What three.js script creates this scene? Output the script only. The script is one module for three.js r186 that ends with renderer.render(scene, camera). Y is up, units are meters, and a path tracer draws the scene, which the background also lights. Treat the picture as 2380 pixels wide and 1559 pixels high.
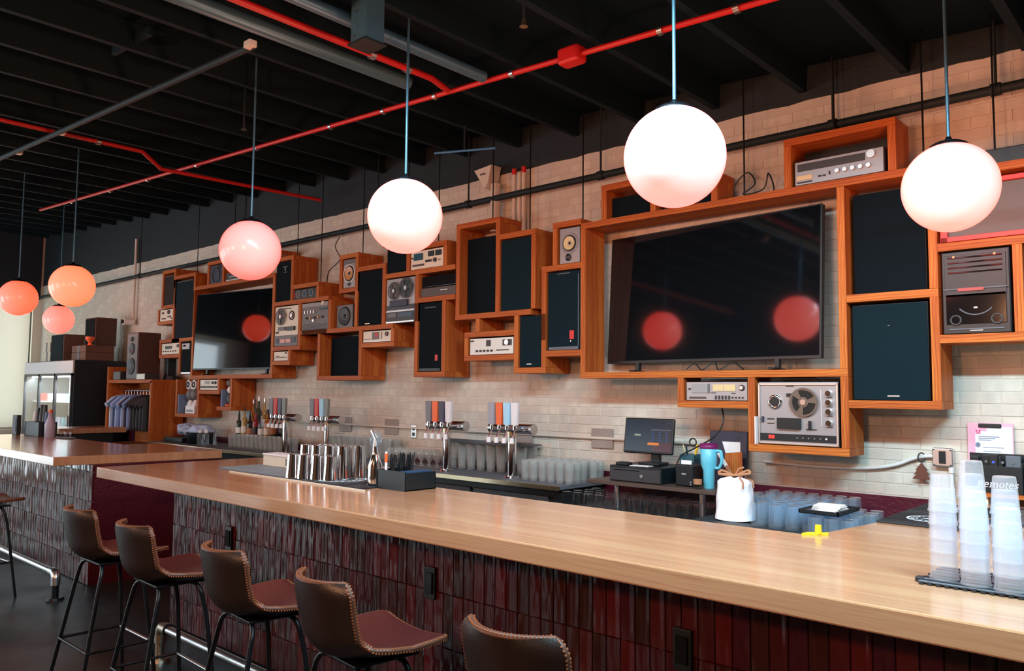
import * as THREE from 'three';
import { RoundedBoxGeometry } from 'three/addons/geometries/RoundedBoxGeometry.js';
import { mergeGeometries, toCreasedNormals } from 'three/addons/utils/BufferGeometryUtils.js';
import { RectAreaLightUniformsLib } from 'three/addons/lights/RectAreaLightUniformsLib.js';

// ---------- camera, sky, large lights, exposure ----------
const scene = new THREE.Scene();
const renderer = new THREE.WebGLRenderer();
renderer.toneMapping = THREE.LinearToneMapping;
renderer.toneMappingExposure = 0.92;
renderer.shadowMap.enabled = true;
RectAreaLightUniformsLib.init();
scene.background = new THREE.Color().setRGB(3.2, 3.8, 4.1);          // overcast daylight outside the windows

const camera = new THREE.PerspectiveCamera(45.8, 2380 / 1559, 0.05, 80);
{
  const d = Math.PI / 180, yaw = 42.31 * d, pit = 4.14 * d, rol = 0.507 * d;
  camera.position.set(0, 1.63, 5);
  camera.rotation.order = 'YXZ';
  camera.rotation.set(pit, yaw, rol);
}
function areaLight(w, h, x, y, z, tx, ty, tz, r, g, b, k) {
  const l = new THREE.RectAreaLight(new THREE.Color().setRGB(r, g, b), k, w, h);
  l.position.set(x, y, z); l.lookAt(tx, ty, tz); scene.add(l); return l;
}
// daylight entering the windows (one light just inside each pane)
areaLight(3.5, 3.0, -16.35, 1.65, 5.97, 0, 1.65, 5.97, 0.90, 1, 1.06, 0.8);
areaLight(2.5, 3.0, -13.2, 1.6, 8.45, -13.2, 1.6, 0, 0.90, 1, 1.06, 5);
areaLight(2.5, 2.2, -8.6, 2.0, 8.45, -8.6, 2.0, 0, 0.86, 0.99, 1.08, 1.5);
areaLight(2.0, 2.3, -16.28, 2.1, 1.2, 0, 2.1, 1.2, 1.0, 0.86, 0.58, 0.8);          // added warm light in front of the blind, brightening the far corner
const LED = [[-2.62, 3.54, 3.5, 150], [-1.2, 3.48, 3.2, 150], [0.4, 3.4, 3.15, 360]];      // cool white strip fixtures under the roof, above the frame

// ---------- helpers ----------
const ORD = ['first', 'second', 'third', 'fourth', 'fifth', 'sixth', 'seventh', 'eighth', 'ninth', 'tenth', 'eleventh', 'twelfth'];
let seed = 7;
const rnd = () => { seed = (seed * 1664525 + 1013904223) >>> 0; return seed / 4294967296; };
const rr = (a, b) => a + (b - a) * rnd();
const V = (x, y, z) => new THREE.Vector3(x, y, z);
const used = {};
const numbered = (n) => { const k = used[n] = (used[n] ?? -1) + 1; return k ? n + '_' + String(k).padStart(3, '0') : n; };
function tag(o, label, category, group, kind) {
  o.userData.label = label; o.userData.category = category;
  if (group) o.userData.group = group; if (kind) o.userData.kind = kind; return o;
}
function thing(name, label, category, p = [0, 0, 0], ry = 0, group) {
  const o = new THREE.Group(); o.name = numbered(name); o.position.set(...p); o.rotation.y = ry; scene.add(o);
  return tag(o, label, category, group);
}
function P(parent, name, geo, m, p, r) {
  const o = new THREE.Mesh(geo, m); o.name = parent === scene ? numbered(name) : name; o.castShadow = o.receiveShadow = true;
  if (p) o.position.set(...p); if (r) o.rotation.set(...r); parent.add(o); return o;
}
function solo(name, geo, m, label, category, group, p, r) { return tag(P(scene, name, geo, m, p, r), label, category, group); }
function copy(o, p, ry = 0, label) {
  const c = o.clone(); c.name = numbered(o.name.replace(/_\d{3}$/, '')); c.position.set(...p); c.rotation.y = ry; scene.add(c);
  c.userData = { ...o.userData }; if (label) c.userData.label = label; return c;
}
const bx = (w, h, d, x = 0, y = 0, z = 0, r = 0) => (r ? new RoundedBoxGeometry(w, h, d, 1, r) : new THREE.BoxGeometry(w, h, d)).translate(x, y, z);
function cyl(r1, r2, h, x = 0, y = 0, z = 0, axis = 'y', seg = 20) {
  const g = new THREE.CylinderGeometry(r1, r2, h, seg);
  if (axis === 'z') g.rotateX(Math.PI / 2); if (axis === 'x') g.rotateZ(-Math.PI / 2);
  return g.translate(x, y, z);
}
const lathe = (pts, seg = 24) => new THREE.LatheGeometry(pts.map((p) => new THREE.Vector2(p[0], p[1])), seg);
function tube(pts, r, n = 24, k = 8, tight = true) {
  const c = new THREE.CatmullRomCurve3(pts.map((p) => V(...p)), false, tight ? 'catmullrom' : 'centripetal', 0.15);
  return new THREE.TubeGeometry(c, n, r, k);
}
function rod(a, b, r, k = 8) {
  const A = V(...a), B = V(...b), d = B.clone().sub(A), g = new THREE.CylinderGeometry(r, r, d.length(), k);
  g.applyQuaternion(new THREE.Quaternion().setFromUnitVectors(V(0, 1, 0), d.clone().normalize()));
  return g.translate((A.x + B.x) / 2, (A.y + B.y) / 2, (A.z + B.z) / 2);
}
function merge(list) {
  return mergeGeometries(list.map((g) => {
    const n = g.index ? g.toNonIndexed() : g.clone();
    for (const k of Object.keys(n.attributes)) if (!['position', 'normal', 'uv'].includes(k)) n.deleteAttribute(k);
    return n;
  }));
}
// uv in metres, u along the grain axis
function wuv(g, axis = 0, ou = rnd() * 3, ov = rnd() * 3) {
  const n = g.index ? g.toNonIndexed() : g, p = n.attributes.position, N = n.attributes.normal, uv = new Float32Array(p.count * 2);
  for (let i = 0; i < p.count; i++) {
    const q = [p.getX(i), p.getY(i), p.getZ(i)], m = [Math.abs(N.getX(i)), Math.abs(N.getY(i)), Math.abs(N.getZ(i))];
    const k = m.indexOf(Math.max(...m)), rest = [0, 1, 2].filter((a) => a !== k);
    const ua = rest.includes(axis) ? axis : rest[0], va = rest.find((a) => a !== ua);
    uv[2 * i] = q[ua] + ou; uv[2 * i + 1] = q[va] + ov + q[k] * 0.37;
  }
  n.setAttribute('uv', new THREE.BufferAttribute(uv, 2)); return n;
}
// plate with a chamfered front, back left open; front faces +z
function plate(w, h, d, c, ou = 0, ov = 0) {
  const a = w / 2, b = h / 2, v = [], uv = [];
  const R = (x, y, z) => [[-x, -y, z], [x, -y, z], [x, y, z], [-x, y, z]];
  const f = R(a - c, b - c, d), m = R(a, b, d - c), k = R(a, b, 0);
  const q = (p0, p1, p2, p3) => { for (const p of [p0, p1, p2, p0, p2, p3]) { v.push(...p); uv.push(p[0] + ou, p[1] + ov); } };
  q(...f); for (let i = 0; i < 4; i++) { const j = (i + 1) % 4; q(m[i], m[j], f[j], f[i]); q(k[i], k[j], m[j], m[i]); }
  const g = new THREE.BufferGeometry();
  g.setAttribute('position', new THREE.Float32BufferAttribute(v, 3)); g.setAttribute('uv', new THREE.Float32BufferAttribute(uv, 2));
  g.computeVertexNormals(); return g;
}
function extr(pts, depth, bevel = 0) {
  const s = new THREE.Shape(pts.map((p) => new THREE.Vector2(p[0], p[1])));
  return new THREE.ExtrudeGeometry(s, { depth, bevelEnabled: bevel > 0, bevelThickness: bevel, bevelSize: bevel, bevelOffset: -bevel, bevelSegments: 2, curveSegments: 12 });
}

// ---------- procedural textures ----------
const hash = (x, y) => { let h = Math.imul(x, 374761393) + Math.imul(y, 668265263); h = Math.imul(h ^ (h >>> 13), 1274126177); return ((h ^ (h >>> 16)) >>> 0) / 4294967296; };
function pn(x, y, px, py, s = 0) {
  const i = Math.floor(x), j = Math.floor(y), u = x - i, v = y - j, a = u * u * (3 - 2 * u), b = v * v * (3 - 2 * v);
  const h = (m, n) => hash(((m % px) + px) % px + s * 131, ((n % py) + py) % py + s * 57);
  return (h(i, j) * (1 - a) + h(i + 1, j) * a) * (1 - b) + (h(i, j + 1) * (1 - a) + h(i + 1, j + 1) * a) * b;
}
function fb(u, v, fx, fy, o = 4, s = 0) { let t = 0, a = 0.5, n = 0; for (let k = 0; k < o; k++) { t += a * pn(u * fx, v * fy, fx, fy, s + k); n += a; a *= 0.5; fx *= 2; fy *= 2; } return t / n; }
function tex(W, H, fn, srgb, ru = 1, rv = 1) {
  const d = new Uint8Array(W * H * 4);
  for (let y = 0; y < H; y++) for (let x = 0; x < W; x++) {
    const c = fn(x / W, y / H), i = 4 * (y * W + x), q = Array.isArray(c) ? c : [c, c, c];
    for (let k = 0; k < 3; k++) d[i + k] = Math.max(0, Math.min(255, q[k] * 255)); d[i + 3] = 255;
  }
  const t = new THREE.DataTexture(d, W, H); t.wrapS = t.wrapT = THREE.RepeatWrapping; t.magFilter = THREE.LinearFilter; t.minFilter = THREE.LinearMipmapLinearFilter; t.generateMipmaps = true;
  if (srgb) t.colorSpace = THREE.SRGBColorSpace; t.repeat.set(ru, rv); t.needsUpdate = true; return t;
}
const woodLum = (u, v, cath) => {
  const w = v + 0.05 * cath * (fb(u, v, 2, 3, 3, 3) - 0.5);
  const ring = fb(u, w, 1, 22, 2, 5), r2 = (w * 26 + 2.4 * cath * fb(u, v, 3, 2, 2, 9)) % 1;
  const late = Math.pow(r2, 3), pore = Math.pow(fb(u, v, 10, 200, 2, 11), 2.2);
  return 0.9 + 0.22 * (ring - 0.5) - 0.2 * late * cath - 0.22 * pore + 0.1 * (fb(u, v, 4, 80, 2, 15) - 0.5);
};
const tOak = tex(512, 512, (u, v) => { const l = woodLum(u, v, 1); const k = 0.25 + 0.75 * l; return [0.79 * k, 0.505 * k * k, 0.225 * k * k]; }, true, 1 / 1.1, 1 / 0.45);
const tTop = tex(512, 512, (u, v) => { const l = 0.66 + 0.34 * woodLum(u, v, 0.4); return [0.77 * l, 0.63 * l * l, 0.475 * l * l]; }, true, 1 / 1.3, 1 / 0.5);
const tWood = tex(256, 256, (u, v) => woodLum(u, v, 0.6), false, 1 / 1.1, 1 / 0.45);
const tPaint = tex(512, 512, (u, v) => 0.5 + 0.6 * (fb(u, v, 6, 12, 4, 21) - 0.5) + 0.25 * (fb(u, v, 60, 90, 2, 25) - 0.5), false, 1 / 0.9, 1 / 0.9);
const tWall = tex(512, 512, (u, v) => { const a = fb(u, v, 5, 8, 5, 31), b = fb(u, v, 40, 14, 3, 35), l = 0.79 + 0.10 * (a - 0.5) + 0.07 * (b - 0.5); return [l, l * (0.965 + 0.03 * (a - 0.5)), l * 0.90]; }, true, 1 / 1.7, 1 / 1.7);
const tGlaze = tex(512, 512, (u, v) => { const s = fb(u, v, 16, 4, 2, 41), w = fb(u, v, 7, 3, 2, 45); return 0.6 * s + 0.4 * w; }, false, 1 / 0.55, 1 / 0.75);
const tFloor = tex(512, 512, (u, v) => { const a = fb(u, v, 4, 4, 6, 51), b = fb(u, v, 40, 40, 2, 55), l = 0.16 + 0.14 * (a - 0.5) + 0.05 * (b - 0.5); return [l * 0.86, l, l * 1.04]; }, true, 1 / 3, 1 / 3);
const tRough = tex(256, 256, (u, v) => { const a = 0.22 + 0.35 * fb(u, v, 5, 5, 5, 61); return a; }, false, 1 / 2.3, 1 / 2.3);
const tLeather = tex(256, 256, (u, v) => fb(u, v, 60, 60, 3, 71), false, 5, 5);
const tCloth = tex(128, 128, (u, v) => 0.5 + 0.5 * Math.sin(u * 128 * Math.PI / 2) * Math.sin(v * 128 * Math.PI / 2), false, 12, 12);
function canv(w, h, fn) {
  const c = document.createElement('canvas'); c.width = w; c.height = h; const x = c.getContext('2d'); fn(x, w, h);
  const t = new THREE.CanvasTexture(c); t.colorSpace = THREE.SRGBColorSpace; return t;
}

// ---------- materials ----------
const lin = (r, g, b) => new THREE.Color().setRGB(r, g, b);
const mat = (r, g, b, rough = 0.6, o = {}) => new THREE.MeshPhysicalMaterial({ color: lin(r, g, b), roughness: rough, ...o });
const metal = (r, g, b, rough = 0.3, o = {}) => mat(r, g, b, rough, { metalness: 1, ...o });
const M = {
  oak: mat(1, 1, 1, 0.5, { specularIntensity: 0.35, map: tOak, bumpMap: tWood, bumpScale: 0.0006 }),
  top: mat(1, 1, 1, 0.24, { map: tTop, clearcoat: 0.5, clearcoatRoughness: 0.12 }),
  wall: mat(1, 1, 1, 0.62, { map: tWall, bumpMap: tPaint, bumpScale: 0.004 }),
  blackwall: mat(0.006, 0.013, 0.018, 0.75, { bumpMap: tPaint, bumpScale: 0.005 }),
  maroon: mat(0.065, 0.003, 0.014, 0.4, { bumpMap: tPaint, bumpScale: 0.006 }),
  ceil: mat(0.003, 0.011, 0.017, 0.8, { specularIntensity: 0.2 }), joist: mat(0.004, 0.014, 0.020, 0.7, { specularIntensity: 0.3 }),
  floor: mat(1, 1, 1, 1, { map: tFloor, roughnessMap: tRough }),
  plain: mat(0.74, 0.68, 0.56, 0.7), charcoal: mat(0.04, 0.05, 0.055, 0.7),
  black: mat(0.004, 0.010, 0.013, 0.42), soft: mat(0.002, 0.007, 0.011, 0.9, { specularIntensity: 0.3, bumpMap: tCloth, bumpScale: 0.0004 }),
  teal: mat(0.002, 0.014, 0.021, 0.8, { specularIntensity: 0.3, bumpMap: tCloth, bumpScale: 0.0004 }), brownblack: mat(0.012, 0.010, 0.007, 0.9),
  dark: mat(0.03, 0.033, 0.036, 0.5), grey: mat(0.13, 0.13, 0.13, 0.5), midgrey: mat(0.28, 0.28, 0.28, 0.45), gloss: mat(0.004, 0.005, 0.006, 0.08),
  silver: metal(0.72, 0.71, 0.70, 0.38), silverface: mat(0.33, 0.33, 0.34, 0.35, { metalness: 0.35 }), cream: mat(0.72, 0.67, 0.54, 0.5), pale: mat(0.68, 0.72, 0.66, 0.4),
  white: mat(0.82, 0.82, 0.82, 0.5), paper: mat(0.80, 0.81, 0.80, 0.85), chrome: metal(0.85, 0.85, 0.86, 0.1), steel: metal(0.6, 0.6, 0.6, 0.3), brass: metal(0.72, 0.60, 0.40, 0.25),
  bronze: metal(0.45, 0.38, 0.30, 0.4), iron: mat(0.014, 0.018, 0.022, 0.32, { metalness: 0.6 }), pipe: mat(0.012, 0.020, 0.024, 0.6, { specularIntensity: 0.5 }), bluelitpipe: mat(0.09, 0.21, 0.29, 0.35, { metalness: 0.5 }),  // blue of the roof pipes and post is cool light put into the colour
  redpipe: mat(0.50, 0.012, 0.012, 0.4), red: mat(0.55, 0.015, 0.012, 0.45), orange: mat(0.75, 0.13, 0.03, 0.5), copper: mat(0.55, 0.26, 0.09, 0.4), pink: mat(0.65, 0.30, 0.26, 0.4),
  amber: mat(0.62, 0.50, 0.26, 0.4), bluewin: mat(0.03, 0.10, 0.15, 0.2), navy: mat(0.02, 0.025, 0.05, 0.5), bluecloth: mat(0.16, 0.24, 0.40, 0.9), pvc: mat(0.62, 0.56, 0.48, 0.5), whitepipe: mat(0.66, 0.66, 0.64, 0.4),
  glass: mat(1, 1, 1, 0.03, { transmission: 1, thickness: 0, ior: 1.45, specularIntensity: 1, side: THREE.DoubleSide }),
  barglass: mat(0.85, 0.87, 0.86, 0.05, { transmission: 0.86, thickness: 0, ior: 1.5, side: THREE.DoubleSide }),
  tumbler: mat(0.82, 0.92, 0.98, 0.05, { transmission: 0.94, thickness: 0, ior: 1.45, side: THREE.DoubleSide }),
  cup: mat(0.95, 0.97, 1.0, 0.3, { transmission: 0.86, thickness: 0, ior: 1.4, side: THREE.DoubleSide }),
  smoke: mat(0.05, 0.05, 0.06, 0.08, { transmission: 0.8, thickness: 0, side: THREE.DoubleSide }),
  leather: mat(0.055, 0.007, 0.008, 0.36, { bumpMap: tLeather, bumpScale: 0.0006 }), leatherback: mat(0.020, 0.011, 0.008, 0.36, { bumpMap: tLeather, bumpScale: 0.0006 }),
  stitch: mat(0.34, 0.10, 0.03, 0.6), plastic: mat(0.80, 0.84, 0.88, 0.6), bluebag: mat(0.45, 0.58, 0.80, 0.55), kraft: mat(0.42, 0.20, 0.10, 0.85), walnut: mat(0.075, 0.05, 0.04, 0.45),
  aqua: mat(0.12, 0.52, 0.66, 0.35), purple: mat(0.16, 0.01, 0.10, 0.4), yellow: mat(0.85, 0.55, 0.01, 0.45), rubber: mat(0.010, 0.016, 0.020, 0.55), slate: mat(0.10, 0.12, 0.14, 0.6),
  led: mat(0, 0, 0, 1, { emissive: lin(1, 1, 1) }),
};
const glow = (r, g, b) => mat(0.02, 0.02, 0.02, 0.4, { emissive: lin(r, g, b) });

// ---------- the room ----------
function struct(name, geo, m, p, r) { const o = P(scene, name, geo, m, p, r); o.userData.kind = 'structure'; return o; }
const roofY = (x) => 3.65 - 0.0586 * x;
tag(struct('floor', wuv(bx(20.8, 0.2, 9.2, 0, 0, 0), 0, 0, 0), M.floor, [-6.4, -0.1, 4.3]), 'dark polished concrete floor of the bar', 'floor');
const ceiling = tag(struct('ceiling', bx(21.4, 0.2, 9.6), M.ceil, [-6.4, roofY(-6.4) + 0.1, 4.2], [0, 0, -Math.atan(0.0586)]), 'black painted sloping roof deck with exposed joists', 'ceiling');
for (let i = 0; i < 34; i++) P(ceiling, 'joist', bx(0.05, 0.17, 9.0), M.joist, [10.0 - i * 0.62, -0.185, 0]);
for (const [x, z] of [[-1.1, -0.2], [-1.1, -0.3], [-2.9, -0.9], [-3.5, -0.4], [-4.1, -0.5], [1.3, -1.2]]) P(ceiling, 'bridging', bx(0.57, 0.05, 0.03), M.joist, [x - 0.02, -0.2, z]);
// back wall: mortar bed, bricks, black upper paint, maroon foot
const wallBack = tag(struct('wall_back', bx(20.4, 4.8, 0.2, -6.4, 2.3, -0.106), M.wall), 'cream painted brick wall behind the bar', 'wall');
{
  const W = 0.206, H = 0.0677, y0 = 1.05, near = [], far = [];
  const vars = [0, 1, 2, 3].map((k) => plate(W - 0.0016, H - 0.004, 0.0036 + 0.0004 * (k % 2), 0.0032, k * 0.61, k * 0.37));
  const hidden = (x, y) => (x > -3.55 && x < -1.2 && y > 1.62) || (x > -2.3 && x < -1.6 && y > 1.3) || (x > -1.1 && y > 1.95);
  for (let j = 0; j < 37; j++) for (let i = 0; i < 84; i++) {
    const x = 0.6 - i * W + (j % 2) * W / 2, y = y0 + (j + 0.5) * H;
    if (y > 3.52) continue;
    const q = { x, y, k: (i * 7 + j * 3) % 4, d: Math.hypot(x, 5), v: x < -0.6 && x > -9 && !hidden(x, y) };
    (q.v ? near : far).push(q);
  }
  near.sort((a, b) => a.d - b.d);
  near.slice(0, 300).forEach((q) => P(wallBack, 'brick', vars[q.k], M.wall, [q.x, q.y, -0.0065 + 0.0008 * Math.sin(q.x * 91 + q.y * 57)]));
  const rest = near.slice(300).concat(far).map((q) => vars[q.k].clone().translate(q.x, q.y, -0.0065 + 0.0008 * Math.sin(q.x * 91 + q.y * 57)));
  const rm = P(wallBack, 'brickwork', merge(rest), M.wall); rm.userData.kind = 'stuff';
  const pts = [[3.7, 4.75], [-16.5, 4.75]];
  for (let i = 0; i <= 160; i++) { const x = -16.5 + i * 20.2 / 160; pts.push([x, 3.54 + 0.012 * (hash(i, 3) - 0.5)]); }
  P(wallBack, 'painted_band', wuv(extr(pts.reverse(), 0.012)), M.blackwall, [0, 0, -0.006]);
  P(wallBack, 'painted_foot', wuv(bx(20.2, 1.045, 0.012, -6.4, 0.5225, 0)), M.maroon);
}
function holedWall(w, h, holes, t) {
  const s = new THREE.Shape([[-w / 2, 0], [w / 2, 0], [w / 2, h], [-w / 2, h]].map((p) => new THREE.Vector2(...p)));
  for (const [a, b, c, d] of holes) s.holes.push(new THREE.Path([[a, c], [a, d], [b, d], [b, c]].map((p) => new THREE.Vector2(...p))));
  return new THREE.ExtrudeGeometry(s, { depth: t, bevelEnabled: false });
}
tag(struct('wall_front', holedWall(20.4, 4.8, [[-8.1, -5.5, 0.1, 3.1], [-3.5, -0.9, 0.9, 3.1]], 0.2), M.charcoal, [-6.4, 0, 8.6]), 'charcoal street side wall with two windows', 'wall');
tag(struct('wall_left', holedWall(9.0, 4.8, [[-3.3, 0.25, 0.1, 3.15], [2.2, 4.3, 0.9, 3.35]], 0.2), M.plain, [-16.6, 0, 4.45], [0, Math.PI / 2, 0]), 'cream end wall with a glazed door and an added blind opening', 'wall');
tag(struct('trim_1', bx(0.02, 1.5, 8.6, -16.38, 4.03, 4.35), M.blackwall), 'black painted band along the top of the end wall', 'paint band');
tag(struct('wall_right', bx(0.2, 4.8, 9.0, 0, 2.4, 0), M.charcoal, [3.8, 0, 4.4]), 'plain charcoal end wall', 'wall');
function windowUnit(n, w, h, p, ry, label) {
  const g = new THREE.Group(); g.name = 'window_' + n; g.position.set(...p); g.rotation.y = ry; scene.add(g); g.userData.kind = 'structure'; tag(g, label, 'window');
  for (const s of [-1, 1]) { P(g, 'frame', bx(0.06, h, 0.1, s * (w / 2 - 0.03), h / 2, 0), M.dark); P(g, 'frame', bx(w, 0.06, 0.1, 0, s < 0 ? 0.03 : h - 0.03, 0), M.dark); }
  for (let i = 1; i < 3; i++) P(g, 'mullion', bx(0.04, h - 0.12, 0.06, -w / 2 + i * w / 3, h / 2, 0), M.dark);
  for (let i = 0; i < 3; i++) P(g, 'pane', new THREE.PlaneGeometry(w / 3 - 0.06, h - 0.12), M.glass, [-w / 2 + (i + 0.5) * w / 3, h / 2, 0]);
}
windowUnit(1, 2.6, 3.0, [-13.2, 0.1, 8.7], 0, 'floor length street window near the end wall');
windowUnit(2, 2.6, 2.2, [-8.6, 0.9, 8.7], 0, 'street window with a raised sill');
windowUnit(3, 3.55, 3.05, [-16.5, 0.1, 5.975], Math.PI / 2, 'wide glazed opening in the end wall');
windowUnit(4, 2.1, 2.45, [-16.52, 0.9, 1.2], Math.PI / 2, 'added window behind the cream blind, brightening the end wall by the cooler');
{ const b = thing('added_blind', 'added glowing cream blind standing in for the bright far corner wall', 'blind', [-16.38, 0.9, 1.2], Math.PI / 2); P(b, 'fabric', new THREE.PlaneGeometry(2.0, 2.4), mat(1, 0.93, 0.74, 1, { transmission: 0.22, thickness: 0, side: THREE.DoubleSide }), [0, 1.22, 0]); P(b, 'tube', cyl(0.03, 0.03, 2.05, 0, 2.42, 0, 'x'), M.pvc); P(b, 'bottom_rail', bx(2.0, 0.03, 0.015, 0, 0.02, 0), M.pvc); }  // blind added to glow in place of a brightly lit wall

// strip lights
LED.forEach(([x, y, z, k], i) => {
  const t = thing('strip_light', ['cool white strip light under the joists above the middle stool', 'cool white strip light under the joists before the big television', 'cool white strip light under the joists nearest the cup stacks'][i], 'light', [x, y, z], 0, 'ceiling strip lights');
  t.rotation.x = 0.6; const up = V(0, Math.cos(0.6), -Math.sin(0.6)).multiplyScalar(roofY(x) - y - 0.03);
  P(t, 'housing', bx(1.25, 0.06, 0.16, 0, 0.045, 0, 0.01), M.dark); P(t, 'hood', bx(1.4, 0.24, 0.008, 0, -0.045, -0.13), M.dark); P(t, 'hood_top', bx(1.4, 0.008, 0.1, 0, 0.071, -0.1), M.dark); P(t, 'diffuser', bx(1.2, 0.02, 0.12, 0, 0.006, 0), glow(6, 7, 7.6));
  for (const s of [-0.5, 0.5]) P(t, 'hanger', rod([s, 0.06, 0], [s, up.y, up.z], 0.004), M.iron);
  areaLight(1.2, 0.12, x, y - 0.011, z - 0.01, x, y - 0.011 - 2.6, z - 0.01 - 1.78, 0.62, 0.96, 1.12, k);
});

// ---------- globe pendants ----------
const globeGeo = lathe(Array.from({ length: 33 }, (_, i) => { const a = -Math.PI / 2 + (i / 32) * (Math.PI / 2 + 1.2); return [0.203 * Math.cos(a), 0.203 * Math.sin(a)]; }), 48);
const capGeo = lathe([[0.078, 0.186], [0.08, 0.196], [0.06, 0.208], [0.02, 0.212], [0.011, 0.235], [0.0001, 0.236]], 24);
for (const [x, y, z, e, k, lab] of [
  [-4.936, 2.585, 2.238, [4.6, 0.20, 0.17], 5.5, 'pink lit globe pendant hanging before the smaller view of the screen at the far end'],
  [-3.31, 2.585, 2.238, [5.2, 0.46, 0.38], 6, 'white lit globe pendant over the bar beside the mixing tins'],
  [-1.6355, 2.585, 2.238, [5.2, 0.40, 0.36], 9, 'largest white globe pendant, hanging in front of the big television'],
  [-0.928, 2.585, 1.013, [5.2, 0.40, 0.31], 5, 'globe pendant nearest the bar return, beside the silver receiver'],
  [-8.33, 2.63, 2.21, [3.0, 0.26, 0.085], 2.5, 'orange lit globe pendant over the far island bar'],
  [-10.32, 2.67, 2.11, [3.0, 0.15, 0.05], 2, 'red orange globe pendant cut by the edge of the view'],
  [-12.41, 2.62, 1.0, [3.0, 0.23, 0.16], 2, 'small pink globe pendant above the drinks cooler'],
  [-1.7, 2.62, 6.6, [5.2, 0.42, 0.34], 90, 'added globe pendant out of view, warm fill facing the cup stacks'],  // this pendant and the next are added unseen for warm fill on the bar front
  [-5.4, 2.62, 7.0, [5.2, 0.42, 0.34], 62, 'added globe pendant out of view, warm fill facing the mixing tins'],
]) {
  const t = thing('globe_pendant', lab, 'pendant lamp', [x, y, z], 0, 'globe pendants');
  P(t, 'globe', globeGeo, mat(0.55, 0.54, 0.53, 0.22, { emissive: lin(...e) }));
  P(t, 'cap', capGeo, M.iron); P(t, 'rod', rod([0, 0.225, 0], [0, roofY(x) - y + 0.02, 0], 0.0075, 10), M.bluelitpipe);
  const l = new THREE.PointLight(lin(1, 0.45, 0.22), k * 0.25, 0, 2); l.position.set(x, y, z); l.shadow.radius = 6; l.castShadow = true; scene.add(l);
}

// ---------- roof services ----------
function pipeRun(name, label, cat, pts, r, m, group, extra) {
  const t = thing(name, label, cat, [0, 0, 0], 0, group); const run = [];
  for (let i = 0; i + 1 < pts.length; i++) run.push(rod(pts[i], pts[i + 1], r, 12));
  P(t, 'pipe', merge(run), m); if (extra) extra(t); return t;
}
const rp = (x) => 3.425 - 0.0498 * x;
pipeRun('sprinkler_pipe', 'long red sprinkler pipe running above the bar towards the far corner', 'pipe', [[-11.7, rp(-11.7), 1.52], [1.5, rp(1.5), 1.49]], 0.0165, M.redpipe, 'red sprinkler pipes', (t) => {
  for (const x of [-10.6, -9.4, -8.4, -7.3, -6.2, -5.1, -4.45, -3.9, -3.2, -2.15, -1.72]) P(t, 'clamp', cyl(0.026, 0.026, 0.03, x, rp(x), 1.5, 'x', 12), M.steel);
  P(t, 'valve_box', bx(0.15, 0.1, 0.1, -2.74, rp(-2.74), 1.5, 0.02), M.redpipe);
});
pipeRun('sprinkler_pipe', 'red sprinkler branch pipe crossing between two ducts tinted with blue light', 'pipe', [[-3.64, 3.6, 7.5], [-3.66, 3.6, 1.75], [-3.75, 3.61, 1.53]], 0.02, M.redpipe, 'red sprinkler pipes', (t) => {
  for (const z of [3.9, 2.22, 1.95]) P(t, 'clamp', cyl(0.03, 0.03, 0.035, -3.66, 3.6, z, 'z', 12), M.steel);
});
pipeRun('sprinkler_pipe', 'red sprinkler branch pipe with a kink at the far end', 'pipe', [[-7.34, 3.8, 6.5], [-7.3, 3.8, 2.02], [-7.42, 3.71, 1.79], [-7.3, 3.71, 0.1]], 0.018, M.redpipe, 'red sprinkler pipes', (t) => { P(t, 'clamp', cyl(0.03, 0.03, 0.035, -7.3, 3.8, 2.4, 'z', 12), M.steel); });
pipeRun('roof_conduit', 'dark grey conduit clipped under the joists at the far end', 'pipe', [[-13.5, 4.06, 2.85], [-4.06, 3.6, 2.74]], 0.022, M.pipe, null, (t) => { for (const x of [-4.08, -7.1, -8.2]) P(t, 'fitting', bx(0.07, 0.04, 0.05, x, 3.6 + (-4.06 - x) * 0.0487, 2.76, 0.006), M.pvc); });
pipeRun('air_pipe', 'wide pipe tinted with blue light along the roof beside the red branch', 'pipe', [[-3.44, 3.62, 7.5], [-3.44, 3.62, 2.38], [-3.4, 3.6, 1.55]], 0.036, M.bluelitpipe);
pipeRun('air_pipe', 'wide pipe tinted with blue light along the roof, outer of the two', 'pipe', [[-3.98, 3.66, 7.5], [-3.95, 3.66, 1.7]], 0.045, M.bluelitpipe);
{
  const t = thing('steel_post', 'short grey steel post tinted with blue light, hanging from the roof with bolts', 'post', [-3.28, 3.44, 2.54]);
  P(t, 'shaft', bx(0.13, 0.42, 0.12, 0, 0.21, 0, 0.005), M.bluelitpipe);
  for (let i = 0; i < 8; i++) P(t, 'bolt', cyl(0.006, 0.006, 0.012, -0.03 + (i % 2) * 0.022, 0.03 + i * 0.042, 0.062, 'z', 6), M.steel);
  P(t, 'end_plate', bx(0.15, 0.012, 0.14, 0, -0.006, 0), M.pipe);
}
for (const [x, y, z, l] of [[-2.573, 3.5, 2.106, 'brass sprinkler head hanging near the red valve box'], [-5.443, 3.62, 2.04, 'brass sprinkler head hanging near the pink globe']]) {
  const t = thing('fire_sprinkler', l, 'sprinkler', [x, y, z], 0, 'sprinkler heads');
  P(t, 'stem', cyl(0.008, 0.008, roofY(x) - y, 0, (roofY(x) - y) / 2, 0), M.pipe); P(t, 'deflector', cyl(0.022, 0.022, 0.004, 0, -0.03, 0), M.brass); P(t, 'frame', bx(0.03, 0.03, 0.006, 0, -0.015, 0), M.brass);
}
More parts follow.
